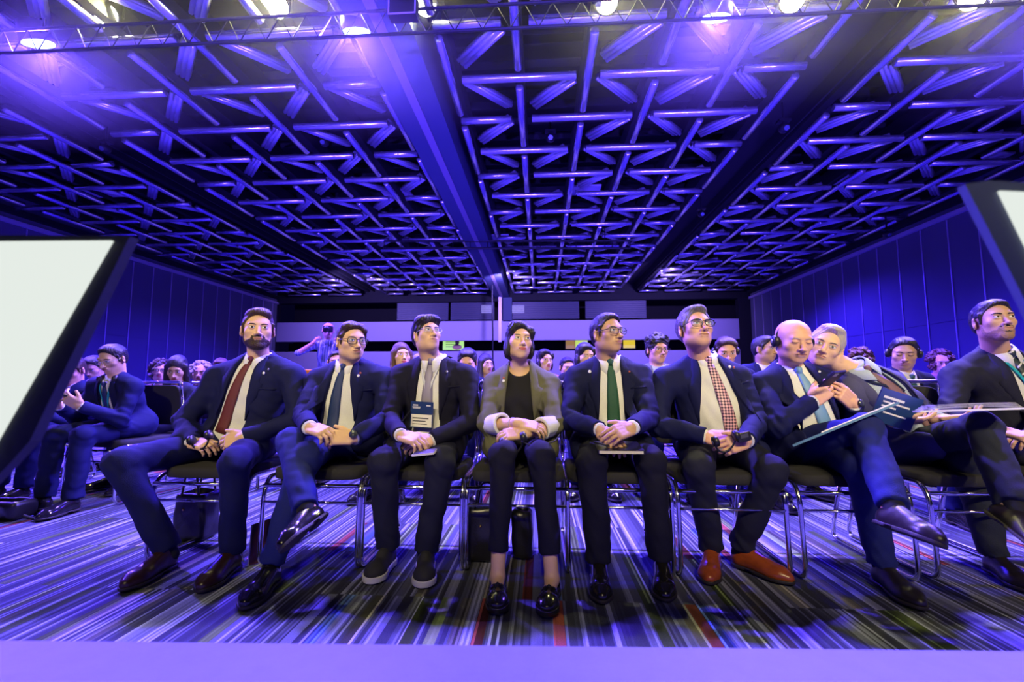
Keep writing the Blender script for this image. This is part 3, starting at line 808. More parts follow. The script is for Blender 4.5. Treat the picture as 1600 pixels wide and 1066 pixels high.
def face_features(F, H, A, k, V, Q, MI, mats):
    """eyes, brows and lips laid on the head surface; appended to the body mesh"""
    w = (k.get('w', 1.0) * HW)
    def addm(m):
        if m not in mats: mats.append(m)
        return mats.index(m)
    def patch(G, off, mi):
        G = np.asarray(G); a, b = G.shape[:2]
        o = H + G[..., 0:1] * A[0] * w + 0.17 * A[1] + G[..., 1:2] * A[2]
        hit = F.march(o, -A[1], 0.3)
        hit = hit + A[1] * (off[..., None] if isinstance(off, np.ndarray) else off)
        n = sum(len(x) for x in V); V.append(hit.reshape(-1, 3))
        f = []; ms = []
        for i in range(a - 1):
            for j in range(b - 1):
                f.append((n + i * b + j, n + i * b + j + 1, n + (i + 1) * b + j + 1, n + (i + 1) * b + j))
                ms.append(mi(i, j, G[i, j]) if callable(mi) else mi)
        Q.append(np.array(f)); MI.append(np.array(ms))
    wm, im, lm = addm(EYEW), addm(iris(k.get('iris', (0.04, 0.02, 0.01)))), addm(LASH)
    sk = 0; hh = k.get('eye', 0.0052) * 1.2; gz = k.get('gaze', (0, 0))
    for q in (-1, 1):
        a = np.linspace(-1, 1, 19); b = np.linspace(-1, 1, 11)
        G = np.array([[(q * 0.0315 + x * 0.0158, 0.0005 + y * hh * math.sqrt(max(0, 1 - x * x)) + 0.001 * x * q) for x in a] for y in b])
        if k.get('closed'):
            G2 = np.array([[(q * 0.0315 + x * 0.015, -0.004 + 0.0035 * x * x + y * 0.0012) for x in a] for y in np.linspace(-1, 1, 3)])
            patch(G2, 0.0012, lm)
        else:
            patch(G, 0.0010, lambda i, j, g: lm if (g[0] - q * 0.0315 - gz[0]) ** 2 + (g[1] - gz[1] - .0005) ** 2 < 0.0022 ** 2 else im if (g[0] - q * 0.0315 - gz[0] + .0007) ** 2 + (g[1] - gz[1] - .0005) ** 2 < 0.0056 ** 2 else wm)
            G2 = np.array([[(q * 0.0315 + x * 0.0160, 0.0006 + hh * math.sqrt(max(0, 1 - x * x)) + 0.001 * x * q + t * 0.0017) for x in a] for t in (-0.3, 1)])
            patch(G2, 0.0016, lm)
        hm = addm(k['brow_mat'])
        bt = k.get('brow', 0.0042)
        G3 = np.array([[(q * (0.013 + 0.038 * t), 0.0165 + 0.006 * math.sin(math.pi * min(1, t * 1.15) * 0.62) - 0.004 * t * t + y * bt * (1 - 0.65 * t) * min(1, 0.5 + 3 * t)) for t in np.linspace(0, 1, 12)] for y in (-1, -0.3, 0.4, 1)])
        patch(G3, np.array([[0.0006] * 12, [0.0028] * 12, [0.0028] * 12, [0.0006] * 12]), hm)
    lp = addm(LIP[k.get('sex', 'm')]); ml = addm(MOUTH); a = np.linspace(-1, 1, 17); lh = 1.35 if k.get('sex') == 'f' else 0.9
    cu = lambda x: -0.0645 + 0.0012 * x * x * k.get('smile', 0)
    up = np.array([[(x * 0.0245, cu(x) + t * 0.0065 * lh * (1 - x * x) ** 0.7 * (1 - 0.18 * math.exp(-(x / 0.18) ** 2))) for x in a] for t in np.linspace(0, 1, 4)])
    dn = np.array([[(x * 0.0235, cu(x) - t * 0.0085 * lh * (1 - x * x) ** 0.8) for x in a] for t in np.linspace(0, 1, 4)])
    patch(up, 0.0008, lp); patch(dn[::-1], 0.0008, lp)
    patch(np.array([[(x * 0.0255, cu(x) + y * 0.0011) for x in a] for y in (-1, 1)]), 0.0014, ml)

def make_hair(F0, H, A, k, style, hm, root, base, h):
    """hair as its own volume around the cranium"""
    w = (k.get('w', 1.0) * HW)
    def p(s, f, u): return H + (A[0] * s * w + A[1] * f + A[2] * u)
    def c(s, f, u, r, g=0.0): return ell(p(s, f, u), (r[0] * w, r[1], r[2]), A)
    add, sub = [], []
    face = (c(0, 0.105, -0.036, (0.090, 0.092, 0.118)), 0.018)
    ears = [(c(q * 0.085, 0.012, -0.022, (0.030, 0.036, 0.036)), 0.008) for q in (-1, 1)]
    nape = (c(0, 0.02, -0.125, (0.11, 0.10, 0.075)), 0.01)
    cap = c(0, -0.016, 0.031, (0.0800, 0.102, 0.087))
    back = c(0, -0.035, -0.012, (0.073, 0.075, 0.070))
    amp, fr = 0.0022, 190
    if style in ('short', 'crop'):
        add = [(cap, .02), (back, .02), (c(0, 0.020, 0.078, (0.062, 0.066, 0.040)), .02)]; sub = [face] + ears + [nape]
        if style == 'crop': add[0] = (c(0, -0.014, 0.031, (0.0795, 0.101, 0.085)), .02)
    elif style == 'quiff':
        add = [(cap, .02), (back, .02), (c(0.006, 0.044, 0.088, (0.060, 0.048, 0.034)), .02), (c(0.0, 0.0, 0.092, (0.062, 0.075, 0.030)), .02)]; sub = [face] + ears + [nape]
    elif style == 'side':
        add = [(cap, .02), (back, .02), (c(-0.012, 0.034, 0.084, (0.066, 0.058, 0.036)), .02), (c(0.045, 0.020, 0.064, (0.036, 0.060, 0.036)), .02)]; sub = [face] + ears + [nape]
    elif style == 'thick':
        add = [(c(0, -0.020, 0.034, (0.088, 0.107, 0.096)), .02), (c(0, -0.05, -0.01, (0.078, 0.070, 0.080)), .02), (c(0.02, 0.045, 0.086, (0.064, 0.052, 0.036)), .02), (c(-0.04, 0.03, 0.08, (0.048, 0.058, 0.038)), .02)]
        sub = [(c(0, 0.118, -0.048, (0.084, 0.086, 0.112)), .010)] + ears + [nape]; amp, fr = 0.0035, 130
    elif style == 'swept':
        add = [(c(0, -0.022, 0.034, (0.084, 0.108, 0.091)), .02), (back, .02), (c(0, 0.018, 0.096, (0.058, 0.075, 0.030)), .02), (c(0, -0.075, 0.03, (0.070, 0.055, 0.080)), .02)]
        sub = [(c(0, 0.112, -0.030, (0.090, 0.082, 0.122)), .010)] + ears + [nape]; amp, fr = 0.003, 150
    elif style == 'wavy':
        add = [(c(0, -0.018, 0.040, (0.091, 0.106, 0.098)), .02), (c(0, -0.05, -0.02, (0.082, 0.062, 0.080)), .02)]
        rr = random.Random(int(abs(H[0]) * 1000))
        for i in range(26):
            th = rr.uniform(0, 6.28); e = rr.uniform(0.25, 1.4)
            add.append((c(0.088 * math.cos(th) * math.cos(e), -0.015 + 0.10 * math.sin(th) * math.cos(e), 0.045 + 0.09 * math.sin(e), (0.022, 0.022, 0.020)), .012))
        sub = [(c(0, 0.118, -0.040, (0.080, 0.088, 0.105)), .008), nape] + ears; amp, fr = 0.005, 110
    elif style == 'fringe':      # bald on top
        add = [(c(0, -0.030, -0.002, (0.080, 0.085, 0.050)), .02)]; sub = [(c(0, 0.11, -0.02, (0.1, 0.115, 0.13)), .01), nape] + ears
        sub.append((c(0, 0.02, 0.09, (0.11, 0.14, 0.062)), .01)); amp = 0.0015
    elif style == 'bob':
        add = [(c(0, -0.016, 0.033, (0.085, 0.105, 0.092)), .02), (c(0, -0.045, -0.050, (0.086, 0.062, 0.080)), .03), (c(-0.02, 0.042, 0.086, (0.060, 0.048, 0.030)), .02)]
        add += [(c(-0.076, 0.004, -0.055, (0.022, 0.040, 0.062)), .02), (c(0.080, -0.010, -0.045, (0.022, 0.045, 0.066)), .02), (c(0.068, 0.050, 0.045, (0.022, 0.034, 0.040)), .02), (c(-0.055, 0.052, 0.060, (0.026, 0.030, 0.032)), .02)]
        sub = [(c(0, 0.120, -0.036, (0.075, 0.088, 0.112)), .012), (c(0, 0.03, -0.150, (0.06, 0.075, 0.07)), .01)]; amp, fr = 0.004, 90
    elif style == 'long':
        add = [(c(0, -0.016, 0.040, (0.084, 0.104, 0.095)), .02), (c(0, -0.050, -0.08, (0.090, 0.055, 0.13)), .03)]
        for q in (-1, 1): add.append((cone(p(q * 0.074, 0.02, 0.03), p(q * 0.090, 0.035, -0.20), 0.026, 0.030), .03))
        sub = [(c(0, 0.122, -0.045, (0.064, 0.092, 0.110)), .010), (c(0, 0.05, -0.2, (0.055, 0.09, 0.10)), .01)]; amp, fr = 0.004, 80
    elif style == 'curly':
        add = [(c(0, -0.03, 0.02, (0.095, 0.10, 0.10)), .02)]
        rr = random.Random(int(abs(H[0]) * 777))
        for i in range(60):
            th = rr.uniform(0, 6.28); e = rr.uniform(-0.9, 1.4)
            add.append((c(0.105 * math.cos(th) * math.cos(e), -0.03 + 0.105 * math.sin(th) * math.cos(e), 0.015 + 0.12 * math.sin(e), (0.026, 0.026, 0.026)), .008))
        sub = [(c(0, 0.12, -0.04, (0.068, 0.085, 0.105)), .010), (c(0, 0.05, -0.19, (0.06, 0.09, 0.09)), .01)]; amp, fr = 0.006, 140
    elif style == 'bun':
        add = [(c(0, -0.016, 0.038, (0.081, 0.102, 0.091)), .02), (back, .02), (c(0, -0.12, 0.03, (0.035, 0.035, 0.035)), .02)]; sub = [face] + ears + [nape]
    if style in ('short', 'crop', 'quiff', 'side', 'thick', 'swept'):
        burn = [cone(p(q * 0.0745, 0.030, 0.030), p(q * 0.0725, 0.022, -0.022), 0.0075, 0.0045) for q in (-1, 1)]
    else: burn = []
    F = Field([a[0] for a in add] + burn, h, 0.03)
    for a, b in add: F.add(a, b)
    for a, b in sub: F.sub(a, b)
    for a in burn: F.add(a, 0.008)
    if style in ('wavy', 'curly'): F.folds(amp, fr, 1.7, 0.02)
    else: F.strands(H, A, 0.0011, 520, 0.02).folds(0.0012, 60, 1.7, 0.02)
    V, Q = F.mesh()
    if len(Q): mk('hair', V, Q, hm, root, base)

def make_beard(H, A, k, hm, root, base, h, full=True, gg=None, nm=None):
    w = (k.get('w', 1.0) * HW)
    def p(s, f, u): return H + (A[0] * s * w + A[1] * f + A[2] * u)
    pr = head_prims(H, A, k)
    F = Field([q for q, _ in pr] + [cone(p(0, .06, -.06), p(0, .1, -.06), .05, .03)], h, 0.02)
    F0 = Field([q for q, _ in pr] + [cone(p(0, .06, -.06), p(0, .1, -.06), .05, .03)], h, 0.02)
    g = gg or (0.0032 if full else 0.0030)
    for q, b in pr: F.add(q, b, g)
    F.add(ell(p(0, 0.082, -0.064), (0.028, 0.016, 0.020), A), 0.012, g + 0.001)
    if full:
        F.add(ell(p(0, 0.066, -0.104), (0.030, 0.026, 0.020), A), 0.02, g)
        keep = Field([q for q, _ in pr], h, 0.02)
        R = [ell(p(0, 0.050, -0.094), (0.072, 0.072, 0.038), A), cone(p(-0.062, 0.018, -0.075), p(-0.074, 0.006, -0.015), 0.018, 0.008), cone(p(0.062, 0.018, -0.075), p(0.074, 0.006, -0.015), 0.018, 0.008), ell(p(0, 0.10, -0.0525), (0.030, 0.02, 0.0062), A)]
        R += [cone(p(q * .028, .09, -.053), p(q * .033, .075, -.09), .007, .012) for q in (-1, 1)]
    else:
        R = [ell(p(0, 0.10, -0.0530), (0.034, 0.03, 0.0068), A), ell(p(0, 0.085, -0.090), (0.020, 0.04, 0.012), A)]
    X, Y, Z = F.ax[0][:, None, None], F.ax[1][None, :, None], F.ax[2][None, None, :]
    keep = np.min([np.broadcast_to(r.fn(X, Y, Z), F.D.shape) for r in R], 0)
    F.D = np.maximum(F.D, keep.astype(np.float32))
    F.sub(ell(p(0, 0.10, -0.0655), (0.0235, 0.03, 0.0085 if full else 0.0075), A), 0.002)
    F.folds(0.0012, 420, 0.3, 0.01)
    V, Q = F.mesh()
    if len(Q): mk(nm or ('beard' if full else 'moustache'), V, Q, hm, root, base)

def make_glasses(H, A, k, root, base, style='round', m=None, bg=False):
    w = (k.get('w', 1.0) * HW); m = m or black_plastic
    def p(s, f, u): return H + (A[0] * s * w + A[1] * f + A[2] * u)
    g = MB(); tr = 0.0020 if style != 'wire' else 0.0010
    hw, hh = {'rect': (0.027, 0.018), 'round': (0.025, 0.021), 'wire': (0.026, 0.016), 'brow': (0.026, 0.020)}[style]
    for q in (-1, 1):
        pts = []
        for i in range(24):
            t = 2 * math.pi * i / 24; ct, st = math.cos(t), math.sin(t)
            e = 0.7
            s = q * 0.034 + hw * math.copysign(abs(ct) ** e, ct); u = -0.003 + hh * math.copysign(abs(st) ** e, st)
            pts.append(p(s, 0.107 - 0.25 * max(0, abs(s) - 0.02) ** 1.0, u))
        g.tube(pts, tr, 6, True)
        if style == 'brow':
            g.tube([p(q * 0.010, 0.108, 0.013), p(q * 0.034, 0.106, 0.019), p(q * 0.062, 0.097, 0.013)], 0.0032, 6)
        g.tube([p(q * 0.061, 0.097, 0.005), p(q * 0.072, 0.090, 0.005), p(q * 0.0805, 0.02, 0.003), p(q * 0.080, -0.012, -0.006)], tr * 1.1, 6)
    g.tube([p(-0.009, 0.110, 0.003), p(0, 0.113, 0.006), p(0.009, 0.110, 0.003)], tr, 6)
    o = g.build('glasses', m, root, base, True)
    if not bg:
        for q in (-1, 1):
            L = MB(); pts = [p(q * 0.034, 0.1035, -0.003)]
            for i in range(24):
                t = 2 * math.pi * i / 24; ct, st = math.cos(t), math.sin(t)
                s = q * 0.034 + hw * .96 * math.copysign(abs(ct) ** .7, ct); u = -0.003 + hh * .96 * math.copysign(abs(st) ** .7, st)
                pts.append(p(s, 0.1065 - 0.25 * max(0, abs(s) - 0.02), u))
            L.add(pts, [(0, 1 + i, 1 + (i + 1) % 24) for i in range(24)])
            L.build('lens', lens_glass, o, base, True)

def hand(F, W, d, n, left, curl=30, k=1.0, spread=1.0, thumb=(35, 20), hold=None):
    """palm and five fingers; d points to the fingers, n is where the palm faces"""
    d = nz(d); n = nz(np.asarray(n) - d * np.dot(n, d)); t = np.cross(d, n) * (-1 if left else 1)   # thumb side
    A = np.stack([t, d, n])
    F.add(cone(W - d * 0.02, W + d * 0.02, 0.024 * k, 0.023 * k), 0.012)
    F.add(rbox(W + d * 0.052 * k, (0.038 * k, 0.045 * k, 0.0125 * k), A, 0.0115 * k), 0.010)
    F.add(ell(W + d * 0.035 * k + t * 0.024 * k + n * 0.006 * k, (0.017 * k, 0.032 * k, 0.013 * k), A), 0.012)
    for i, (s, Ln, r) in enumerate(((0.030, 0.074, 0.0088), (0.0105, 0.082, 0.0090), (-0.0095, 0.076, 0.0087), (-0.028, 0.060, 0.0078))):
        b = W + (d * (0.090 - 0.006 * abs(i - 1.2)) + t * s) * k
        a = 0.0; dd = nz(d + t * s * 2.0 * spread)
        cl = curl[i] if hasattr(curl, '__len__') else curl * (1 + 0.12 * (i - 1))
        F.add(cone(W + (d * 0.05 + t * s * 0.8) * k, b, 0.010 * k, r * k * 1.08), 0.008)
        for m, fr in enumerate((0.44, 0.31, 0.25)):
            a += math.radians(cl) * (0.75, 1.15, 0.8)[m]
            e = b + (dd * math.cos(a) + n * math.sin(a)) * Ln * fr * k
            F.add(cone(b, e, r * k * (1, .93, .86)[m], r * k * (.93, .86, .74)[m]), 0.0025)
            b = e
    b = W + (d * 0.026 + t * 0.030 + n * 0.004) * k
    a1, a2 = math.radians(thumb[0]), math.radians(thumb[1])
    dr = nz(d * math.cos(a1) + t * math.sin(a1) + n * math.sin(a2))
    e = b + dr * 0.040 * k; F.add(cone(b, e, 0.0125 * k, 0.0105 * k), 0.010)
    dr2 = nz(dr + d * 0.35 - t * 0.15 + n * 0.15); e2 = e + dr2 * 0.032 * k; F.add(cone(e, e2, 0.0100 * k, 0.0080 * k), 0.004)
    return W + d * 0.06 * k

# ------------------------------------------------------------------ shoes (local: x side, y toe, z up ; heel at origin)
def shoe_mesh(kind):
    h = 0.0035
    I = np.eye(3)
    up = [(ell((0, 0.035, 0.040), (0.033, 0.038, 0.036), I), .02), (cone((0, 0.05, 0.035), (0, 0.20, 0.022), 0.036, 0.040), .03), (ell((0.004, 0.205, 0.024), (0.044, 0.060, 0.026), I), .03), (cone((0, 0.235, 0.022), (0, 0.262, 0.018), 0.032, 0.022), .03)]
    if kind == 'sneaker': up = [(ell((0, 0.03, 0.045), (0.036, 0.04, 0.045), I), .02), (cone((0, 0.05, 0.04), (0, 0.2, 0.03), 0.040, 0.042), .03), (ell((0, 0.21, 0.034), (0.046, 0.060, 0.034), I), .03), (ell((0, 0.10, 0.07), (0.03, 0.05, 0.035), I), .02)]
    if kind == 'loafer': up = [(ell((0, 0.03, 0.045), (0.031, 0.034, 0.030), I), .02), (cone((0, 0.05, 0.036), (0, 0.18, 0.03), 0.034, 0.036), .03), (ell((0, 0.195, 0.032), (0.043, 0.056, 0.030), I), .03), (ell((0, 0.135, 0.052), (0.034, 0.032, 0.024), I), .015)]
    if kind in ('oxford',): up += [(cone((0, 0.075, 0.070), (0, 0.155, 0.042), 0.030, 0.030), .03)]
    F = Field([u[0] for u in up], h, 0.04)
    for a, b in up: F.add(a, b)
    S = Field([u[0] for u in up], h, 0.04); S.D[:] = F.D
    if kind == 'loafer':
        F.sub(ell((0, 0.055, 0.085), (0.026, 0.058, 0.034), I), 0.006)
        F.add(cone((-0.036, 0.145, 0.045), (0, 0.140, 0.081), 0.005, 0.005), .003); F.add(cone((0.036, 0.145, 0.045), (0, 0.140, 0.081), 0.005, 0.005), .003)
    else: F.sub(ell((0, 0.045, 0.110), (0.024, 0.040, 0.040), I), 0.006)
    st = 0.026 if kind in ('sneaker', 'loafer') else 0.014
    zc = F.ax[2][None, None, :]
    F.D = np.maximum(F.D, (st - 0.003) - zc)
    U = F.mesh()
    # sole : footprint of the upper, a few mm wider
    foot = S.D[:, :, np.argmin(np.abs(S.ax[2] - 0.03))][:, :, None] - (0.004 if kind != 'sneaker' else 0.006)
    yy = F.ax[1][None, :, None]; sp = 0.004 * np.clip((yy - 0.22) / 0.05, 0, 1)
    low = -zc if kind != 'oxford' else np.maximum(-zc, np.minimum(np.minimum(yy - 0.075, 0.012 - zc) * 0 + np.where((yy > 0.08) & (yy < 0.12), 0.008 - zc, -1), 1))
    S.D = np.maximum(np.maximum(np.broadcast_to(foot, S.D.shape), zc - st), low).astype(np.float32)
    return U, S.mesh()
SHOES = {kk: shoe_mesh(kk) for kk in ('oxford', 'sneaker', 'loafer')}
def put_shoe(kind, heel, fwd, up, m, sole_m, root, base, left, label=None, k=1.0):
    fwd = nz(fwd); up = nz(np.asarray(up) - fwd * np.dot(up, fwd)); sd = np.cross(fwd, up) * (1)
    M3 = np.stack([sd, fwd, up])
    (V, Q), (V2, Q2) = SHOES[kind]
    T = lambda v: (v * k) @ M3 + heel
    o = mk('shoe', T(V), Q, m, root, base)
    mk('sole', T(V2), Q2, sole_m, o, base)
    if kind in ('oxford', 'sneaker'):
        L = MB()
        for i in range(5):
            y = 0.092 + i * 0.013; z = (0.094 - i * 0.0085) if kind == 'oxford' else (0.105 - i * 0.008)
            L.tube([T(np.array([[-0.014, y, z - .004]]))[0], T(np.array([[0, y + .002, z + 0.0035]]))[0], T(np.array([[0.014, y, z - .004]]))[0]], 0.0018 * k, 5)
        L.build('laces', LASH if kind == 'oxford' else sole_white, o, base, True)
    return o
# ------------------------------------------------------------------ one seated person from joints
DBG = []
def build_person(J, c):
    """J: dict of world joints; c: looks"""
    fine = c.get('fine', True)
    hb, hc = (0.0038, 0.0075) if fine else (0.0070, 0.013)
    HSC = c.get('hs', 1.0); H, A = J['head'], np.asarray(J['A']) * HSC; face = dict(c.get('face', {})); face.setdefault('brow_mat', HAIR['black'])
    pel, neck, shR, shL = J['pel'], J['neck'], J['shR'], J['shL']
    S = nz(shL - shR); U = nz(neck - pel); Fw = nz(np.cross(S, U)); S = np.cross(U, Fw); T = np.stack([S, U, Fw])
    TL = float((neck - pel) @ U); w = c.get('w', np.linalg.norm(shL - shR) / 2); b = c.get('build', 1.0); belly = c.get('belly', 0.0)
    base = np.array([pel[0], pel[1], 0.0]); skin = SK[c.get('skin', 'light')]
    def tp(x, s, f): return pel + S * x + U * (s * TL) + Fw * f
    # ---------------- torso shape used by body, shirt and jacket
    def torso():
        L = [(ell(tp(0, .66, .005), (w * .93, .19 * b ** .3, .120 * b), T), .05), (ell(tp(0, .34, .012 + belly * .5), (w * .84 * b, .20, .122 * b + belly), T), .07),
             (ell(tp(0, .05, .015), (.165 * b, .13, .135 * b), T), .07), (cone(shR - U * .01, shL - U * .01, .058 * b, .058 * b), .06)]
        for q in (shR, shL): L.append((cone(neck + U * .015 - Fw * .015, q + U * .008, .050, .052 * b), .04))
        if c.get('bust'):
            for q in (-1, 1): L.append((ell(tp(q * .075, .60, .085), (.06, .06, .05), T), .05))
        return L
    tors = torso()
    sides = ('R', 'L')
    arms = {}
    for s in sides:
        sh, el, wr = J['sh' + s], J['el' + s], J['wr' + s]
        arms[s] = (sh, el, wr)
    # ---------------- body (one continuous surface: head, neck, trunk, arms, hands, legs)
    pr = [cone(neck - U * .04, H - A[2] * .06 - A[1] * .02, .057, .053)] + [p for p, _ in head_prims(H, A, face)] + [ell(H, (.1, .13, .13), A)]
    ends = []
    for s in sides:
        sh, el, wr = arms[s]; ends += [cone(sh, el, .04, .036), cone(el, wr, .036, .026), ell(wr + J['hd' + s] * .10, (.1, .1, .1))]
    legs = []
    if c.get('legs', True):
        for s in sides:
            legs += [cone(J['hip' + s], J['kn' + s], .060, .048), cone(J['kn' + s], J['an' + s] - J['fu' + s] * .02, .045, .030), cone(J['an' + s] - J['fu' + s] * .03, J['an' + s] + J['ft' + s] * .10 - J['fu' + s] * .052, .029, .024)]
    F = Field(pr + ends + legs + [p for p, _ in tors], hb, 0.03)
    for p, k in tors: F.add(p, k, -0.032)
    for i, p in enumerate([cone(x[0], x[1], .040, .036) for x in arms.values()] + [cone(x[1], x[2], .037 * b ** .5, .0265 * b ** .5) for x in arms.values()] + legs): F.add(p, .02)
    for s in sides:
        hd = c['hand' + s]
        hand(F, arms[s][2], J['hd' + s], hd['n'], s == 'L', hd.get('curl', 30), hd.get('k', 1.0) * c.get('handk', 1.07 if face.get('sex') != 'f' else 1.0), hd.get('spread', 1.0), hd.get('thumb', (35, 20)))
    hn = c.get('neckr', .058)
    G = Field([p for p, _ in head_prims(H, A, face)] + [ell(H, (.1, .13, .13), A), cone(neck - U * .06, H, .06, .06)], hb * 0.75, 0.02)   # head alone, finer
    head_field_add(G, H, A, face)
    G.add(cone(neck - U * .05, H - A[2] * .055 - A[1] * .022, hn * 1.04, hn * .97), .03)
    head_field_add(F, H, A, face)
    F.add(cone(neck - U * .05, H - A[2] * .055 - A[1] * .022, hn * 1.04, hn * .97), .03)
    V, Q = F.mesh()
    Vs, Qs, MI, mats = [V], [Q], [np.zeros(len(Q), int)], [skin]
    face_features(F, H, A, face, Vs, Qs, MI, mats)
    root = mk('person', np.concatenate(Vs), np.concatenate(Qs), mats, None, base, True, np.concatenate(MI))
    tag(root, c['label'], 'person', c.get('group'))
    # ---------------- hair, beard, glasses
    if c.get('hair'):
        make_hair(F, H, A, face, c['hair'][0], HAIR[c['hair'][1]], root, base, 0.0036 if fine else 0.006)
    if c.get('beard'): make_beard(H, A, face, HAIR[c['beard'][1]], root, base, 0.0026, c['beard'][0] == 'full')
    if c.get('stubble'): make_beard(H, A, face, c['stubble'], root, base, 0.003, True, 0.0012, 'stubble')
    if c.get('glasses'): make_glasses(H, A, face, root, base, *c['glasses'], bg=not fine)
    # ---------------- shirt
    shirt_m = c.get('shirt', shirt_white)
    sl = c.get('sleeve', 1.0)     # fraction of the forearm covered by the jacket sleeve
    wrs = {s: (lambda el, wr: wr + nz(wr - el) * c.get('cuff', 0.012))(*arms[s][1:]) for s in sides}
    FS = Field([p for p, _ in tors] + [cone(arms[s][1], wrs[s], .05, .04) for s in sides] + [cone(neck, neck + U * .05, .07, .07)], hc, 0.03)
    for p, k in tors: FS.add(p, k, -0.013)
    FS.folds(0.003, 24, 0.9, 0.02); FSt = Field([p for p, _ in tors], hc, .03)
    for p, k in tors: FSt.add(p, k, -.013)
    if c.get('collar', True): FS.add(cone(neck - U * .03, neck + U * .022, hn + .012, hn + .007, True), .012)
    if c.get('jacket'):
        for s in sides:
            el, wr = arms[s][1], wrs[s]
            if not c.get('bigcuff'): FS.add(cone(el + (wr - el) * .3, wr, .036, .0345 * b ** .5, True), .005)
    else:
        for s in sides:
            sh, el, wr = arms[s][0], arms[s][1], wrs[s]
            FS.add(cone(sh, el, .054, .046), .03)
            if not c.get('shortsleeve'): FS.add(cone(el, wr, .045, .034, True), .015)
    FS.folds(0.0022, 28, 0.7, 0.02)
    if c.get('neckcut'):
        FS.sub(ell(tp(0, 1.0, .05), (.062, .055, .10), T), .008)
    FS.sub(ell(neck + U * .075 + Fw * .01, (hn + .004, .05, hn + .004), T), .004)
    V, Q = FS.mesh()
    mk('blouse' if c.get('neckcut') else 'shirt', V, Q, shirt_m, root, base)
    if c.get('collar', True):
        C = MB(); rows = []
        for t, (dr, du) in enumerate(((0.008, 0.030), (0.012, 0.040), (0.022, 0.020), (0.029, -0.016))):
            row = []
            for i in range(41):
                th = math.radians(-172 + 344 * i / 40)      # 0 at the back
                fr = max(0, abs(math.degrees(th)) - 95) / 77
                r = hn + dr; z = du - 0.028 * fr ** 1.5 - (0.034 * fr ** 2 if t == 3 else 0.012 * fr ** 2 if t == 2 else 0)
                r2 = r + (0.010 * fr if t >= 2 else 0)
                sp_ = 1 + (0.55 * fr ** 3 if t == 3 else 0)
                row.append(neck + S * math.sin(th) * r * sp_ - Fw * (math.cos(th) * r2 - 0.006) + U * z)
            rows.append(row)
        C.sheet(rows, 0.002, U * 0.3 + Fw * 0.5); C.build('collar', shirt_m, root, base, True)
    if c.get('bigcuff'):
        for s in sides:
            el, wr = arms[s][1], arms[s][2]; a_, b_ = el + (wr - el) * .12, el + (wr - el) * .50
            FC = Field([cone(a_, b_, .07, .07)], .005, .03); FC.add(cone(a_, b_, .050, .060, True), 0); FC.sub(cone(b_ - (wr - el) * .12, b_ + (wr - el) * .3, .038, .05), .004)
            FC.folds(.0015, 50, 2.0, .02); V, Q = FC.mesh(); mk('turned_back_cuff', V, Q, shirt_white, root, base)
    # ---------------- jacket
    op = c.get('open', [(-.4, .10), (0, .085), (.4, .068), (.75, .060), (.95, .052), (1.1, .058)])
    ops, opw = [o[0] for o in op], [o[1] for o in op]; ox = c.get('openx', 0.0)
    FU = None
    if c.get('jacket'):
        jm = c['jacket']; pj = []
        for s in sides:
            sh, el, wr = arms[s]
            we = el + (wr - el) * sl
            r = (.062 * b ** .5, .054 * b ** .5, .049, .0435)
            pj += [(cone(sh, el, r[0], r[1]), .045), (cone(el, we, r[1] * .96, r[3] if sl > .8 else r[2], True), .018)]
            if c.get('legs', True):
                kn = J['kn' + s]; hp = J['hip' + s]
                pj.append((cone(hp + U * .03 + S * (.03 if s == 'L' else -.03), hp + (kn - hp) * .42 + U * .01 + S * (.035 if s == 'L' else -.035), .105 * b, .078), .05))
        FU = Field([p for p, _ in tors] + [p for p, _ in pj], hc, 0.04)
        for p, k in tors + pj: FU.add(p, k)
        elb = [J['elR'], J['elL']]
        FU.folds(0.0045, 19, c.get('seed', 1.0), 0.03).folds(0.0016, 52, c.get('seed', 1.0) + 4, 0.03)
        FU.folds(0.0050, 46, c.get('seed', 1.0) + 2, 0.03, where=lambda x, y, z: sum(np.exp(-((x - e[0]) ** 2 + (y - e[1]) ** 2 + (z - e[2]) ** 2) / .012) for e in elb) * 1.4)
        FJ = Field([p for p, _ in tors] + [p for p, _ in pj], hc, 0.04); FJ.D = FU.D.copy()
        def opening(X, Y, Z):
            x, y, z = X - pel[0], Y - pel[1], Z - pel[2]
            ss = (x * U[0] + y * U[1] + z * U[2]) / TL; xx = x * S[0] + y * S[1] + z * S[2]; ff = x * Fw[0] + y * Fw[1] + z * Fw[2]
            wd = np.interp(ss, ops, opw)
            return -np.maximum(np.maximum(np.abs(xx - ox) - wd, -(ff - 0.01)), ss * TL - TL - 0.06)
        # leave the sleeves whole where they cross the opening
        X, Y, Z = FJ.ax[0][:, None, None], FJ.ax[1][None, :, None], FJ.ax[2][None, None, :]
        cutd = opening(X, Y, Z).astype(np.float32)
        arm = np.full(FJ.D.shape, 1.0, np.float32)
        for p, _ in [q for i, q in enumerate(pj) if q[0] is not None]:
            pass
        n_per = 3 if c.get('legs', True) else 2
        for i, s in enumerate(sides):
            for q in pj[i * n_per:i * n_per + 2]:
                sl_, x1, y1, z1 = FJ._sl(q[0].lo - .05, q[0].hi + .05)
                arm[sl_] = np.minimum(arm[sl_], q[0].fn(x1, y1, z1).astype(np.float32))
        FJ.D = np.minimum(np.maximum(FJ.D, cutd), np.maximum(FJ.D, np.maximum(arm - 0.002, -1)))
        FJ.sub(ell(neck + U * .075 + Fw * .02, (hn + .014, .06, hn + .016), T), .006)
        V, Q = FJ.mesh()
        jk = mk('jacket', V, Q, jm, root, base)
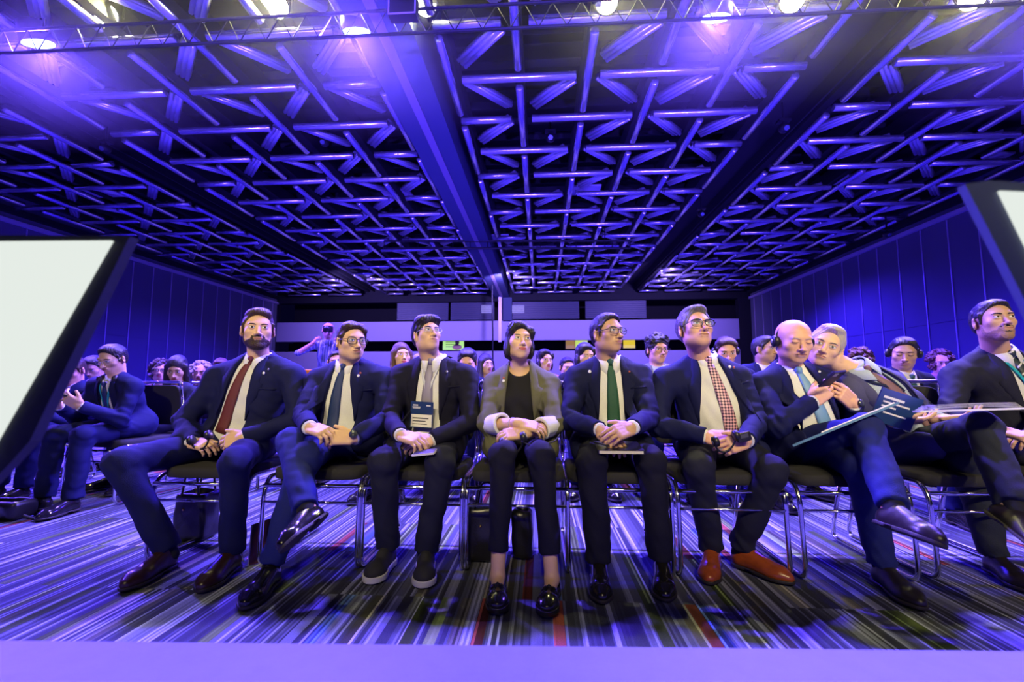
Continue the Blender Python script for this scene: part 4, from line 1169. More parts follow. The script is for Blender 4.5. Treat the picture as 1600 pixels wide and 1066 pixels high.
        # lapels
        if c.get('lapels', True):
            for q in (-1, 1):
                G = []
                for s_, wl in ((.30, .004), (.42, .022), (.55, .044), (.66, .060), (.735, .070), (.745, .052), (.80, .050), (.90, .046), (1.0, .036), (1.06, .022)):
                    wi = np.interp(s_, ops, opw) + .001; row = []
                    for t in np.linspace(0, 1, 6): row.append((ox + q * (wi + wl * t), s_))
                    G.append(row)
                G = np.array(G); o = pel + G[..., 0:1] * S + G[..., 1:2] * TL * U + Fw * .34
                if c.get('lap_torso'):
                    Ft = Field([p for p, _ in tors], hc, .04)
                    for p, kk_ in tors: Ft.add(p, kk_, .004)
                    hit = Ft.march(o, -Fw, .5)
                else: hit = FU.march(o, -Fw, .5)
                hit += Fw * np.array([.003, .006, .006, .005, .004, .0])[None, :, None]
                hit[:, -1] -= Fw * .002
                MB().sheet(hit, .004, Fw).build('lapel', c.get('lapel_mat', jm), root, base, True)
        if c.get('pocket', True):
            x0 = .095; G = np.array([[(x0 + t * .085, .665 + t * .02 + y * .022) for t in np.linspace(0, 1, 5)] for y in (0, 1)])
            hit = FU.march(pel + G[..., 0:1] * S + G[..., 1:2] * TL * U + Fw * .34, -Fw, .5) + Fw * .003
            MB().sheet(hit, .003, Fw).build('breast_pocket', jm, root, base, True)
    # conform a strip (list of (x, s, halfwidth)) to the front of the clothes
    def strip(path, name, m, fld, off=.004, th=.003, cols=5, crown=.003):
        G = []
        for i, (x, s_, hw_) in enumerate(path):
            a = path[max(0, i - 1)]; b_ = path[min(len(path) - 1, i + 1)]
            dx, ds = b_[0] - a[0], (b_[1] - a[1]) * TL; l = math.hypot(dx, ds) + 1e-9; px, ps = -ds / l, dx / l
            G.append([(x + px * hw_ * t, s_ + ps * hw_ * t / TL, 1 - abs(t)) for t in np.linspace(-1, 1, cols)])
        G = np.array(G); o = pel + G[..., 0:1] * S + G[..., 1:2] * TL * U + Fw * .34
        hit = fld.march(o, -Fw, .5) + Fw * (off + crown * G[..., 2:3])
        return MB().sheet(hit, th, Fw).build(name, m, root, base, True), hit
    def dens(path, n=6):
        out = []
        for a, b_ in zip(path[:-1], path[1:]):
            for i in range(n): out.append(tuple(a[k] + (b_[k] - a[k]) * i / n for k in range(3)))
        return out + [path[-1]]
    if c.get('tie'):
        tm, bot, tx = c['tie'][0], c['tie'][1], c['tie'][2]
        o, hit = strip(dens([(ox, .965, .013), (ox + tx * .15, .85, .021), (ox + tx * .5, .6, .030), (ox + tx, bot, .038)]), 'tie', tm, FSt, .007, .004)
        kn = FS.march((tp(ox, .985, .3))[None], -Fw, .4)[0]
        MB().tube([kn + U * .018 + Fw * .006, kn + U * .010 + Fw * .010, kn - U * .010 + Fw * .009, kn - U * .02 + Fw * .005], [.010, .020, .017, .012], 12).build('tie_knot', tm, o, base, True)
    if c.get('buttons', True) and not c.get('neckcut') and not c.get('tie'):
        B = MB()
        for s_ in (.85, .7, .55, .4): B.ball(FS.march(tp(ox, s_, .3)[None], -Fw, .4)[0] + Fw * .002, .005, 8, 6)
        B.build('button', shirt_m, root, base, True)
    if c.get('lanyard'):
        lm, top, bx, bs = c['lanyard']
        fld = FSt
        for q in (-1, 1): strip(dens([(ox + q * .058, 1.01, .007), (ox + q * .040, .85, .007), (bx + q * .006, bs, .006)]), 'lanyard', lm, fld if not c.get('lanyard_over') else FU, .008, .002, 3, 0)
    if c.get('pins') and FU is not None:
        for x, s_, r, m in c['pins']:
            hit = FU.march(tp(x, s_, .34)[None], -Fw, .5)[0] + Fw * .007
            MB().ball(hit, (r, .003, r), 12, 8, np.stack([S, Fw, U]).T).build('lapel_pin', m, root, base, True)
    # ---------------- trousers
    if c.get('legs', True):
        tm = c.get('trousers', navy); tw = c.get('legw', 1.0); pt = [(ell(tp(0, .02, .0), (.165 * b, .13, .13 * b), T), .06)]
        pf = []
        for s in sides:
            hp, kn, an = J['hip' + s], J['kn' + s], J['an' + s]; sd = nz(an - kn)
            hem = c.get('hem' + s, 0.0)
            pt += [(cone(hp, kn, .086 * b * tw, .068 * tw), .05)]
            pf += [(cone(kn, an - sd * hem, .066 * tw, (.058 if hem < .06 else .05) * tw, True), .02)]
        FT = Field([p for p, _ in pt + pf], hc, .03)
        X, Y, Z = FT.ax[0][:, None, None], FT.ax[1][None, :, None], FT.ax[2][None, None, :]
        # each leg blended by itself so the legs stay apart
        tot = None
        for i, s in enumerate(sides):
            E = Field([p for p, _ in pt + pf], hc, .03)
            E.add(pt[0][0], .01); E.add(pt[1 + i][0], .05); E.add(pf[i][0], .03)
            tot = E.D if tot is None else np.minimum(tot, E.D)
        FT.D = tot
        kk = [J['knR'], J['knL'], J['hipR'], J['hipL'], J['anR'], J['anL']]
        FT.folds(0.0042, 18, c.get('seed', 1.0) + 5, .03).folds(0.0014, 50, c.get('seed', 1.0) + 6, .03)
        FT.folds(0.0050, 42, c.get('seed', 1.0) + 7, .03, where=lambda x, y, z: sum(np.exp(-((x - e[0]) ** 2 + (y - e[1]) ** 2 + (z - e[2]) ** 2) / .010) for e in kk))
        V, Q = FT.mesh(); mk('trousers', V, Q, tm, root, base)
        kind, sm, so = c.get('shoe', ('oxford', shoe_black, sole_dark))
        for s in sides:
            an, kn = J['an' + s], J['kn' + s]
            if c.get('socks', True):
                mk('sock', *sock_geo(kn, an, hc if fine else .008), sock_dark, root, base)
            fw, up = J['ft' + s], J['fu' + s]
            heel = an - up * (.088 if kind != 'loafer' else .092) - fw * .045
            put_shoe(kind, heel, fw, up, sm, so, root, base, s == 'L', k=c.get('shoek', 1.0))
    return root, dict(tp=tp, T=T, FU=FU, FS=FS, S=S, U=U, Fw=Fw, base=base, TL=TL, strip=strip, pel=pel)
def sock_geo(kn, an, h):
    d = nz(an - kn)
    F = Field([cone(an - d * .16, an + d * .03, .045, .04)], .006, .02)
    F.add(cone(an - d * .16, an + d * .03, .043, .037), 0)
    return F.mesh()

def person(c):
    """front-row people: joints given in the photograph and lifted to real depth by bone length"""
    Y = c.get('Y', 2.62); J = {}
    u, v = c['head']; hy = c.get('headY', Y - .06)
    J['head'] = P(u, v, hy)
    yaw = math.radians(c.get('yaw', 0)) - math.atan((u - 845) / 711)
    J['A'] = frame_from(yaw, math.radians(c.get('pitch', 0)), math.radians(c.get('roll', 0)))
    J['neck'] = P(*c['neck'], Y + .02)
    ty = c.get('twist', 0)     # metres by which the left shoulder is nearer
    J['shR'] = P(*c['sh'][0], Y + ty); J['shL'] = P(*c['sh'][1], Y - ty)
    py, pz = c.get('pelY', Y + .02), c.get('pelZ', .56)
    J['pel'] = PX(c['pel'], py, pz)
    for i, s in enumerate('RL'):
        q = c['el'][i]; J['el' + s] = solve(q[0], q[1], J['sh' + s], .29, Y + (q[2] if len(q) > 2 else -.05), -.3, .3)
        q = c['wr'][i]; J['wr' + s] = solve(q[0], q[1], J['el' + s], .25, Y + (q[2] if len(q) > 2 else -.28), -.3, .3)
        h = c['hand' + s]; t = h['tip']; J['hd' + s] = nz(P(t[0], t[1], J['wr' + s][1] + t[2]) - J['wr' + s])
    S = nz(J['shL'] - J['shR']); S[2] = 0; S = nz(S)
    if 'hipdir' in c: S = np.array([math.cos(math.radians(c['hipdir'])), math.sin(math.radians(c['hipdir'])), 0])
    for i, s in enumerate('RL'):
        J['hip' + s] = J['pel'] + S * (-.088, .088)[i] - np.array([0, 0, .01])
        a = c['an'][i]; k_ = c['kn'][i]
        if len(a) == 2:
            t = c['toe'][i]; tz = PZ(t[0], t[1], .02); best = None
            for ang in range(-75, 76):
                d = np.array([math.sin(math.radians(ang)), -math.cos(math.radians(ang)), 0]); an_ = tz - d * .222 * c.get('shoek', 1.0) + np.array([0, 0, c.get('anz', .098) - .02])
                e = abs(proj(an_)[0] - a[0])
                if best is None or e < best[0]: best = (e, an_, d)
            J['an' + s] = best[1]; J['ft' + s] = best[2]; J['fu' + s] = np.array([0, 0, 1.0])
            J['kn' + s] = solve(k_[0], k_[1], J['an' + s], .44, Y + (k_[2] if len(k_) > 2 else -.48), -.3, .3)
        else:
            J['kn' + s] = solve(k_[0], k_[1], J['hip' + s], .45, Y + (k_[2] if len(k_) > 2 else -.42), -.3, .3)
            J['an' + s] = solve(a[0], a[1], J['kn' + s], .42, Y + a[2], -.3, .3)
            t = c['toe'][i]; J['ft' + s] = nz(P(t[0], t[1], J['an' + s][1] + t[2]) - J['an' + s])
            up = nz(J['kn' + s] - J['an' + s]); J['fu' + s] = nz(up - J['ft' + s] * np.dot(up, J['ft' + s]))
        DBG.append('%s %s thigh %.2f shin %.2f knee %s ank %s | uarm %.2f farm %.2f wr %s' % (c['who'], s, np.linalg.norm(J['kn' + s] - J['hip' + s]), np.linalg.norm(J['kn' + s] - J['an' + s]), J['kn' + s].round(2), J['an' + s].round(2),
                   np.linalg.norm(J['el' + s] - J['sh' + s]), np.linalg.norm(J['wr' + s] - J['el' + s]), J['wr' + s].round(2)))
    return build_person(J, c) + (J,)
# ------------------------------------------------------------------ the front row
def stripe_mat(name, c1, c2, mode, scale):
    m = mat(name, c1, 0.5, bump=0.1, bscale=300); nt = m.node_tree; b = nt.nodes['Principled BSDF']
    tc = nt.nodes.new('ShaderNodeTexCoord')
    mp = nt.nodes.new('ShaderNodeMapping'); nt.links.new(tc.outputs['Object'], mp.inputs[0])
    mx = nt.nodes.new('ShaderNodeMix'); mx.data_type = 'RGBA'; mx.inputs[6].default_value = (*c1, 1); mx.inputs[7].default_value = (*c2, 1)
    if mode == 'check':
        mp.inputs['Rotation'].default_value = (0, math.radians(45), 0); mp.inputs['Scale'].default_value = (scale, 0.01, scale)
        t = nt.nodes.new('ShaderNodeTexChecker'); t.inputs['Scale'].default_value = 1.0
        nt.links.new(mp.outputs[0], t.inputs[0]); nt.links.new(t.outputs['Fac'], mx.inputs[0])
    else:
        mp.inputs['Rotation'].default_value = (0, math.radians(mode), 0)
        t = nt.nodes.new('ShaderNodeTexWave'); t.wave_type = 'BANDS'; t.bands_direction = 'Z'; t.inputs['Scale'].default_value = scale
        r = nt.nodes.new('ShaderNodeValToRGB'); r.color_ramp.elements[0].position = .86; r.color_ramp.elements[1].position = .92
        nt.links.new(mp.outputs[0], t.inputs[0]); nt.links.new(t.outputs['Fac'], r.inputs[0]); nt.links.new(r.outputs[0], mx.inputs[0])
    nt.links.new(mx.outputs[2], b.inputs['Base Color'])
    return m
tie_maroon = mat('tie_maroon', (0.12, 0.018, 0.028), 0.6, bump=0.4, bscale=250); tie_blue = mat('tie_blue', (0.010, 0.028, 0.13), 0.5, bump=0.4, bscale=250)
tie_green = mat('tie_green', (0.012, 0.075, 0.045), 0.6, bump=0.4, bscale=250); tie_violet = mat('tie_violet', (0.22, 0.20, 0.32), 0.5)
tie_sky = mat('tie_sky', (0.13, 0.27, 0.50), 0.5); tie_check = stripe_mat('tie_check', (0.72, 0.42, 0.50), (0.06, 0.02, 0.07), 'check', 90)
tie_stripe = stripe_mat('tie_stripe', (0.012, 0.025, 0.045), (0.6, 0.6, 0.6), 40, 9); tie_brown = mat('tie_brown', (0.17, 0.09, 0.11), 0.6)
pin_white = mat('pin_white', (0.8, 0.8, 0.82), 0.3); pin_red = mat('pin_red', (0.5, 0.12, 0.05), 0.3); pin_silver = mat('pin_silver', (0.6, 0.6, 0.62), 0.3, 0.8)
lan_white = cloth('lanyard_white', (0.55, 0.58, 0.66)); lan_turq = cloth('lanyard_turquoise', (0.02, 0.38, 0.52)); lan_navy = cloth('lanyard_navy', (0.015, 0.02, 0.07))
dn, bk = (0, -.3, -1), (0, 1, -.3)
R_ = {}
R_[1] = person(dict(who='P1', label='bearded man in a navy suit and dark red tie, leftmost of the front row', skin='light',
    head=(403, 515), yaw=2, pitch=2, hs=.99, neck=(408, 561), sh=[(342, 590), (456, 588)], pel=378, el=[(288, 660), (466, 655)], wr=[(300, 692), (382, 683)],
    handR=dict(tip=(345, 700, -.06), n=(.2, .5, -1), curl=35), handL=dict(tip=(290, 706, -.04), n=(-.1, .9, -.5), curl=28, thumb=(30, -10)),
    kn=[(188, 722), (368, 722)], an=[(262, 868), (362, 872)], toe=[(196, 918), (316, 920)],
    hair=('quiff', 'brown'), beard=('full', 'brown'), face=dict(w=1.0, jaw=1.08, brow_mat=HAIR['brown'], gaze=(.001, 0)), jacket=navy, trousers=navy, build=1.10, handk=1.05,
    tie=(tie_maroon, .12, -.035), pins=[(.105, .86, .008, pin_white), (.118, .91, .006, pin_silver)], shoe=('oxford', shoe_brown, sole_dark), shoek=1.05, open=[(-.4, .12), (0, .105), (.4, .075), (.75, .060), (.95, .05), (1.1, .056)], openx=-.01, seed=1.1))
R_[2] = person(dict(who='P2', label='man in dark glasses and blue tie with crossed legs, beside the bearded man', skin='light',
    hs=.93, head=(549, 533), yaw=22, pitch=-2, neck=(546, 572), sh=[(497, 594), (599, 592)], pel=540, el=[(474, 650), (606, 655)], wr=[(484, 668), (554, 684)],
    handR=dict(tip=(535, 684, -.08), n=(.1, .4, -1), curl=38), handL=dict(tip=(500, 684, -.05), n=(-.1, .8, -.6), curl=30, thumb=(30, -10)),
    kn=[(478, 716, -.44), (455, 690, -.46)], an=[(425, 908), (478, 795, -.62)], toe=[(383, 947), (434, 824, -.17)],
    hair=('side', 'brown'), glasses=('round',), face=dict(w=.98, jaw=1.05, brow_mat=HAIR['brown'], eye=.0048, gaze=(.001, 0), iris=(.1, .12, .12)), jacket=navy, trousers=trousers_blue,
    tie=(tie_blue, .15, -.03), pins=[(.10, .87, .008, pin_white), (.108, .905, .006, pin_red)], seed=2.3, open=[(-.4, .12), (0, .11), (.4, .088), (.75, .062), (.95, .05), (1.1, .056)]))
R_[3] = person(dict(who='P3', label='young man with a badge on a lanyard looking up, wearing black running shoes', skin='light',
    hs=.88, head=(667, 523), yaw=24, pitch=14, neck=(678, 563), sh=[(627, 590), (728, 590)], pel=672, el=[(608, 655), (738, 660)], wr=[(626, 680), (676, 688)],
    handR=dict(tip=(668, 693, -.06), n=(.1, .4, -1), curl=35), handL=dict(tip=(628, 696, -.06), n=(-.1, .7, -.7), curl=28, thumb=(30, -5)),
    kn=[(600, 722), (690, 722)], an=[(606, 880), (666, 884)], toe=[(578, 909), (662, 915)],
    hair=('thick', 'black'), glasses=('wire', pin_silver), face=dict(w=.95, jaw=.95, eye=.0055, gaze=(.002, .001)), jacket=suit_black, trousers=charcoal, shirt=shirt_white,
    tie=(tie_violet, .25, 0), lanyard=(lan_white, 0, .0, .62), pins=[(.10, .86, .007, pin_silver)], shoe=('sneaker', sneaker, sole_white), shoek=.98, seed=3.1, build=.97, legw=1.02))
R_[4] = person(dict(who='P4', label='woman with a dark bob in an olive blazer, centre of the front row', skin='light', sex='f',
    hs=.91, head=(811, 533), yaw=14, pitch=6, roll=-3, neck=(812, 574), sh=[(772, 602), (858, 602)], pel=812, pelZ=.55, el=[(762, 664, -.08), (868, 664, -.08)], wr=[(812, 662, -.30), (818, 678, -.27)],
    handR=dict(tip=(856, 672, .0), n=(0, .6, -1), curl=22, k=.92, thumb=(30, 10)), handL=dict(tip=(782, 680, -.04), n=(0, .6, -.8), curl=34, k=.92, thumb=(30, 10)),
    kn=[(786, 712), (846, 712)], an=[(778, 900), (862, 900)], toe=[(777, 962), (851, 966)],
    hair=('bob', 'black'), face=dict(w=.94, jaw=.92, sex='f', eye=.0056, brow=.0026, gaze=(.002, .001), nose=.88), neckr=.049, jacket=olive_cloth, shirt=black_knit, neckcut=True, collar=False, trousers=suit_black,
    build=.94, w=.168, bust=True, sleeve=.22, bigcuff=True, open=[(-.4, .12), (0, .10), (.4, .080), (.75, .066), (.95, .058), (1.1, .062)], pins=[(-.085, .82, .009, pin_white), (-.085, .86, .006, pin_red)], pocket=False,
    shoe=('loafer', shoe_black, shoe_black), socks=False, hemR=.075, hemL=.075, shoek=.93, seed=4.0, legw=.88, anz=.105))
R_[5] = person(dict(who='P5', label='man with thin dark glasses and green tie, notebook on his lap', skin='tan',
    hs=.95, head=(948, 521), yaw=42, pitch=5, neck=(950, 565), sh=[(902, 592), (1000, 588)], pel=952, el=[(888, 655), (1014, 652)], wr=[(936, 672), (988, 668)],
    handR=dict(tip=(976, 706, -.05), n=(.2, .5, -.7), curl=24), handL=dict(tip=(948, 682, -.08), n=(-.1, .8, -.7), curl=24, thumb=(30, -10)),
    kn=[(924, 722), (1016, 720)], an=[(936, 895), (1034, 897)], toe=[(941, 937), (1040, 934)],
    hair=('crop', 'black'), glasses=('rect',), face=dict(w=.97, jaw=1.0, gaze=(.002, .001)), jacket=navy_dark, trousers=suit_black,
    tie=(tie_green, .17, .01), pins=[(-.115, .87, .009, pin_white), (.10, .87, .005, pin_red)], seed=5.2))
R_[6] = person(dict(who='P6', label='grey-haired man with dark-framed glasses, checked tie and cognac leather shoes', skin='rosy',
    hs=.99, head=(1086, 514), yaw=26, pitch=13, neck=(1098, 562), sh=[(1040, 596), (1152, 592)], pel=1120, el=[(1026, 664), (1182, 660)], wr=[(1102, 682), (1166, 688)],
    handR=dict(tip=(1140, 690, -.06), n=(.3, .6, -.6), curl=38), handL=dict(tip=(1122, 702, -.05), n=(-.2, .8, -.4), curl=35, thumb=(30, -10)),
    kn=[(1092, 730), (1206, 735)], an=[(1112, 868), (1158, 868)], toe=[(1108, 908), (1234, 908)],
    hair=('swept', 'salt'), glasses=('brow',), face=dict(w=1.0, jaw=1.1, chin=.97, brow_mat=HAIR['salt'], gaze=(.001, .001), iris=(.1, .12, .12)), jacket=navy, trousers=charcoal, build=1.12, belly=.03,
    tie=(tie_check, .08, .03), open=[(-.4, .14), (0, .135), (.4, .115), (.75, .072), (.95, .052), (1.1, .056)], pins=[(.10, .88, .008, pin_white), (.122, .87, .006, pin_red)], shoe=('oxford', shoe_cognac, sole_dark), shoek=1.02, seed=6.4))
R_[7] = person(dict(who='P7', label='bald older man in a navy suit and light blue tie reading his phone', skin='rosy',
    head=(1240, 532), yaw=27, pitch=-12, roll=-3, neck=(1232, 578), sh=[(1188, 604), (1288, 598)], pel=1262, el=[(1216, 664), (1326, 655)], wr=[(1268, 628, -.26), (1334, 632, -.28)],
    handR=dict(tip=(1312, 594, -.02), n=(.7, .3, .5), curl=32, thumb=(25, 25)), handL=dict(tip=(1304, 604, -.04), n=(-.7, .3, .5), curl=34, thumb=(25, 25)),
    kn=[(1352, 672, -.44), (1346, 730, -.42)], an=[(1396, 792, -.60), (1378, 893)], toe=[(1466, 812, -.20), (1438, 947)],
    hair=('fringe', 'white'), face=dict(w=1.04, jaw=1.15, chin=.98, nose=1.2, closed=True, brow=.002, brow_mat=HAIR['white']), jacket=navy, trousers=trousers_blue, build=1.14, belly=.03,
    tie=(tie_sky, .2, .02), pins=[(.11, .92, .007, pin_white)], open=[(-.4, .12), (0, .12), (.4, .10), (.75, .07), (.95, .052), (1.1, .056)], shoe=('oxford', shoe_dark, sole_dark), shoek=1.03, seed=7.7))
R_[8] = person(dict(who='P8', label='grey-haired man leaning his head against the bald man, papers in hand', skin='light', Y=2.66,
    head=(1290, 541), headY=2.66, yaw=2, pitch=0, roll=-24, neck=(1335, 577), sh=[(1326, 616), (1392, 600)], twist=-.02, pel=1446, el=[(1378, 666), (1446, 645)], wr=[(1402, 660, -.26), (1468, 655, -.30)],
    handR=dict(tip=(1455, 656, -.05), n=(.1, .2, .9), curl=20, thumb=(25, 20)), handL=dict(tip=(1500, 652, -.06), n=(-.1, .2, .9), curl=20, thumb=(25, 20)),
    kn=[(1535, 668, -.44), (1510, 720, -.42)], an=[(1585, 790, -.60), (1552, 880)], toe=[(1632, 822, -.12), (1610, 922)],
    hair=('swept', 'silver'), face=dict(w=.97, jaw=1.0, brow_mat=HAIR['salt'], iris=(.1, .1, .08)), jacket=suit_slate, trousers=grey_trousers, shirt=shirt_blue,
    tie=(tie_brown, .2, .02), lanyard=(lan_navy, 0, .04, .62), lap_torso=True, shoe=('oxford', shoe_dark, sole_dark), open=[(-.4, .12), (0, .12), (.4, .10), (.75, .08), (.95, .06), (1.1, .06)], seed=8.3))
R_[9] = person(dict(who='P9', label='man with a moustache, striped tie and turquoise lanyard at the right edge', skin='tan', Y=2.68,
    head=(1551, 502), yaw=34, pitch=8, neck=(1556, 552), sh=[(1496, 588), (1624, 586)], pel=1600, el=[(1484, 650), (1640, 650)], wr=[(1560, 672), (1620, 680)],
    handR=dict(tip=(1590, 680, -.06), n=(.1, .3, -1), curl=30), handL=dict(tip=(1590, 684, -.06), n=(-.1, .3, -1), curl=30),
    kn=[(1655, 720), (1740, 725)], an=[(1665, 860), (1740, 862)], toe=[(1690, 895), (1770, 895)],
    hair=('crop', 'black'), beard=('thin', 'black'), stubble=mat('stubble', (0.30, 0.175, 0.115), 0.7, bump=.3, bscale=700, var=.4), hs=.96, face=dict(w=.98, jaw=1.02, brow=.0048, gaze=(.002, .001)), jacket=charcoal, trousers=navy, build=1.08,
    tie=(tie_stripe, .2, .02), lanyard=(lan_turq, 0, .02, .45), seed=9.1))
print('\n'.join(DBG))
for i, (u, lab) in enumerate(((372, 'chrome sled chair with black seat under the bearded man'), (528, 'chrome sled chair with black seat under the man with crossed legs and blue tie'), (668, 'chrome sled chair with black seat under the young man in running shoes'),
        (812, 'chrome sled chair with black seat under the woman in the olive blazer'), (952, 'chrome sled chair with black seat under the man in the green tie'), (1106, 'chrome sled chair with black seat under the man in cognac shoes'),
        (1275, 'chrome sled chair with black seat under the bald man'), (1462, 'chrome sled chair with black seat under the man holding papers'), (1618, 'chrome sled chair with black seat at the right edge under the moustached man'))):
    x = PX(u, 2.55, .45)[0]; chair(x, 2.52 if i < 7 else 2.55, 0, lab, 'front row chairs')
# ================================================================== PEOPLE SEATED BEHIND
def generic(who, label, head, Y, yaw=0, pitch=0, roll=0, tyaw=0, hands='lap', seat=None, lean=.06, chair_label=None, **c):
    J = {}; Hp = P(head[0], head[1], Y); ty = math.radians(tyaw)
    f = np.array([math.sin(ty), -math.cos(ty), 0]); s = np.array([math.cos(ty), math.sin(ty), 0]); z = np.array([0, 0, 1.0])
    J['head'] = Hp; J['A'] = frame_from(math.radians(yaw) - math.atan((head[0] - 845) / 711), math.radians(pitch), math.radians(roll))
    J['neck'] = Hp - f * .035 - z * .165
    J['pel'] = J['neck'] - f * lean; J['pel'][2] = .56
    for n, q in (('R', -1), ('L', 1)):
        J['sh' + n] = J['neck'] + s * q * .178 - z * .055
        J['hip' + n] = J['pel'] + s * q * .088 - z * .01
        J['kn' + n] = J['pel'] + f * .45 + s * q * .13; J['kn' + n][2] = .53
        J['an' + n] = J['kn' + n] + f * .03; J['an' + n][2] = .098
        J['ft' + n] = nz(f + s * q * .2); J['fu' + n] = z
        if hands == 'phone':
            J['el' + n] = J['sh' + n] - z * .25 + f * .10 + s * q * .03
            J['wr' + n] = J['el' + n] + nz(f * .8 + z * .42 - s * q * .42) * .25
            J['hd' + n] = nz(f * .5 + z * .5 - s * q * .5); hd = dict(n=-f * .3 + z * .6 - s * q * .6, curl=34)
        else:
            J['el' + n] = J['sh' + n] - z * .27 + f * .08 + s * q * .05
            J['wr' + n] = J['el' + n] + nz(f * .85 - z * .12 - s * q * .45) * .25
            J['hd' + n] = nz(f * .5 - z * .3 - s * q * .8); hd = dict(n=-z - f * .2, curl=30)
        c['hand' + n] = hd
    c['lap_torso'] = hands == 'phone'; c.update(who=who, label=label, fine=c.get('fine', False)); c.setdefault('seed', head[0] * .01)
    r = build_person(J, c)
    if chair_label: chair(J['pel'][0] + f[0] * .02, J['pel'][1] + f[1] * .02, ty, chair_label, 'chairs of the rows behind')
    return r[0], r[1], J
lilac_shirt = cloth('shirt_lilac', (0.42, 0.40, 0.50)); dress_dark = cloth('dress_dark', (0.02, 0.02, 0.05)); teal_top = cloth('top_teal', (0.02, 0.05, 0.10))
stripe_shirt = stripe_mat('shirt_striped', (0.16, 0.20, 0.32), (0.5, 0.55, 0.6), 90, 9)
pink_top = cloth('top_pink', (0.35, 0.16, 0.26)); light_suit = cloth('suit_light', (0.16, 0.17, 0.24))
G_ = {}
cl = 'chrome sled chair in a rear row, under '
def g(key, *a, **k): G_[key] = generic(key, *a, **k)
g('G1', 'man in rimless glasses and navy suit reading a phone, turned sideways in the left block', (176, 560), 3.40, -42, -22, tyaw=-8, hands='phone', fine=True, lean=.16, hair=('short', 'black'), glasses=('wire', pin_silver), skin='light', jacket=navy, trousers=navy,
  tie=(tie_blue, .3, 0), lanyard=(lan_turq, 0, .0, .45), hs=.95, chair_label=cl + 'the sideways man with the phone', pocket=False)
g('G2', 'man in a navy suit with a tablet, half hidden by the left lectern', (112, 578), 3.75, -35, -24, tyaw=-8, hands='phone', lean=.1, hair=('short', 'brown'), skin='rosy', jacket=navy, trousers=navy, tie=(tie_blue, .3, 0), chair_label=cl + 'the man half hidden by the left lectern', pocket=False)
g('G3', 'man in a pale lilac shirt bent forward behind the sideways man', (146, 573), 4.6, -30, -30, tyaw=-8, lean=.25, hair=('short', 'black'), skin='light', shirt=lilac_shirt, trousers=charcoal, chair_label=cl + 'the man in the lilac shirt')
g('G4', 'curly-haired woman in glasses with a tan top, left of the woman with the watch', (250, 580), 5.1, -2, 4, hair=('curly', 'brown'), glasses=('round',), face=dict(sex='f', w=.93), skin='light', shirt=cloth('top_tan', (0.30, 0.16, 0.10)), neckcut=True, collar=False, trousers=charcoal, chair_label=cl + 'the curly-haired woman')
g('G5', 'young woman with long dark hair and a wristwatch looking down, behind the bearded man', (277, 577), 4.15, -16, -20, tyaw=-15, hands='phone', hair=('long', 'black'), face=dict(sex='f', w=.92), skin='light', shirt=dress_dark, neckcut=True, collar=False, trousers=suit_black, chair_label=cl + 'the long-haired young woman')
g('G6', 'person with grey curls beside the long-haired young woman', (313, 583), 5.3, -10, 0, hair=('curly', 'silver'), face=dict(sex='f'), skin='light', shirt=lilac_shirt, neckcut=True, collar=False, trousers=charcoal, chair_label=cl + 'the person with grey curls')
g('G7', 'man whose reddish hair and forehead show over the bearded man\'s shoulder', (345, 575), 5.2, 0, -18, hair=('short', 'auburn'), skin='rosy', jacket=navy, chair_label=cl + 'the man with reddish hair')
g('G8', 'man in dark round glasses peeking out behind the blue-tie man', (525, 566), 4.7, 8, 0, hair=('crop', 'black'), glasses=('round',), skin='rosy', jacket=suit_black, chair_label=cl + 'the man peeking out in round glasses')
g('G9', 'woman with long straight auburn hair between the blue-tie man and the badge man', (627, 557), 4.0, 14, 8, hair=('long', 'auburn'), face=dict(sex='f', w=.92, gaze=(.001, .001)), skin='light', jacket=suit_black, shirt=black_knit, neckcut=True, collar=False, pocket=False, chair_label=cl + 'the woman with long auburn hair')
g('G10', 'grey-haired person barely seen beside the badge man\'s neck', (655, 567), 5.6, 0, -10, hair=('short', 'silver'), skin='rosy', shirt=lilac_shirt, chair_label=cl + 'the barely seen grey-haired person')
g('G11', 'man with swept dark hair looking down, between the badge man and the olive-blazer woman', (730, 566), 4.05, -4, -22, hair=('swept', 'black'), skin='rosy', jacket=navy, shirt=shirt_white, tie=(tie_blue, .2, 0), hands='phone', chair_label=cl + 'the man with swept dark hair')
g('G12', 'young woman with dark wavy hair looking right, beside the man looking down', (759, 570), 5.3, 28, 2, hair=('long', 'black'), face=dict(sex='f', w=.92), skin='light', shirt=teal_top, neckcut=True, collar=False, chair_label=cl + 'the young woman with wavy hair')
g('G13', 'dark-haired woman whose face shows behind the right of the olive-blazer woman\'s hair', (851, 563), 4.9, 25, 0, hair=('bob', 'black'), face=dict(sex='f', w=.92), skin='light', shirt=pink_top, neckcut=True, collar=False, chair_label=cl + 'the half-hidden dark-haired woman')
g('G14', 'man with short dark hair seen between the olive blazer and the green-tie man', (886, 574), 5.4, 20, -8, hair=('short', 'black'), skin='light', shirt=pink_top, chair_label=cl + 'the man beyond the olive blazer')
g('G15', 'woman with a dark bob right behind the green-tie man\'s shoulder', (914, 556), 4.2, 24, -8, hair=('bob', 'black'), face=dict(sex='f', w=.93), skin='light', jacket=suit_black, shirt=black_knit, neckcut=True, collar=False, pocket=False, chair_label=cl + 'the woman behind the green-tie man')
g('G16', 'man with tousled dark hair and round black glasses beside the grey-haired man', (1027, 546), 4.05, 26, -4, hair=('wavy', 'black'), glasses=('round',), skin='rosy', jacket=light_suit, shirt=shirt_blue, pocket=False, chair_label=cl + 'the man with tousled hair')
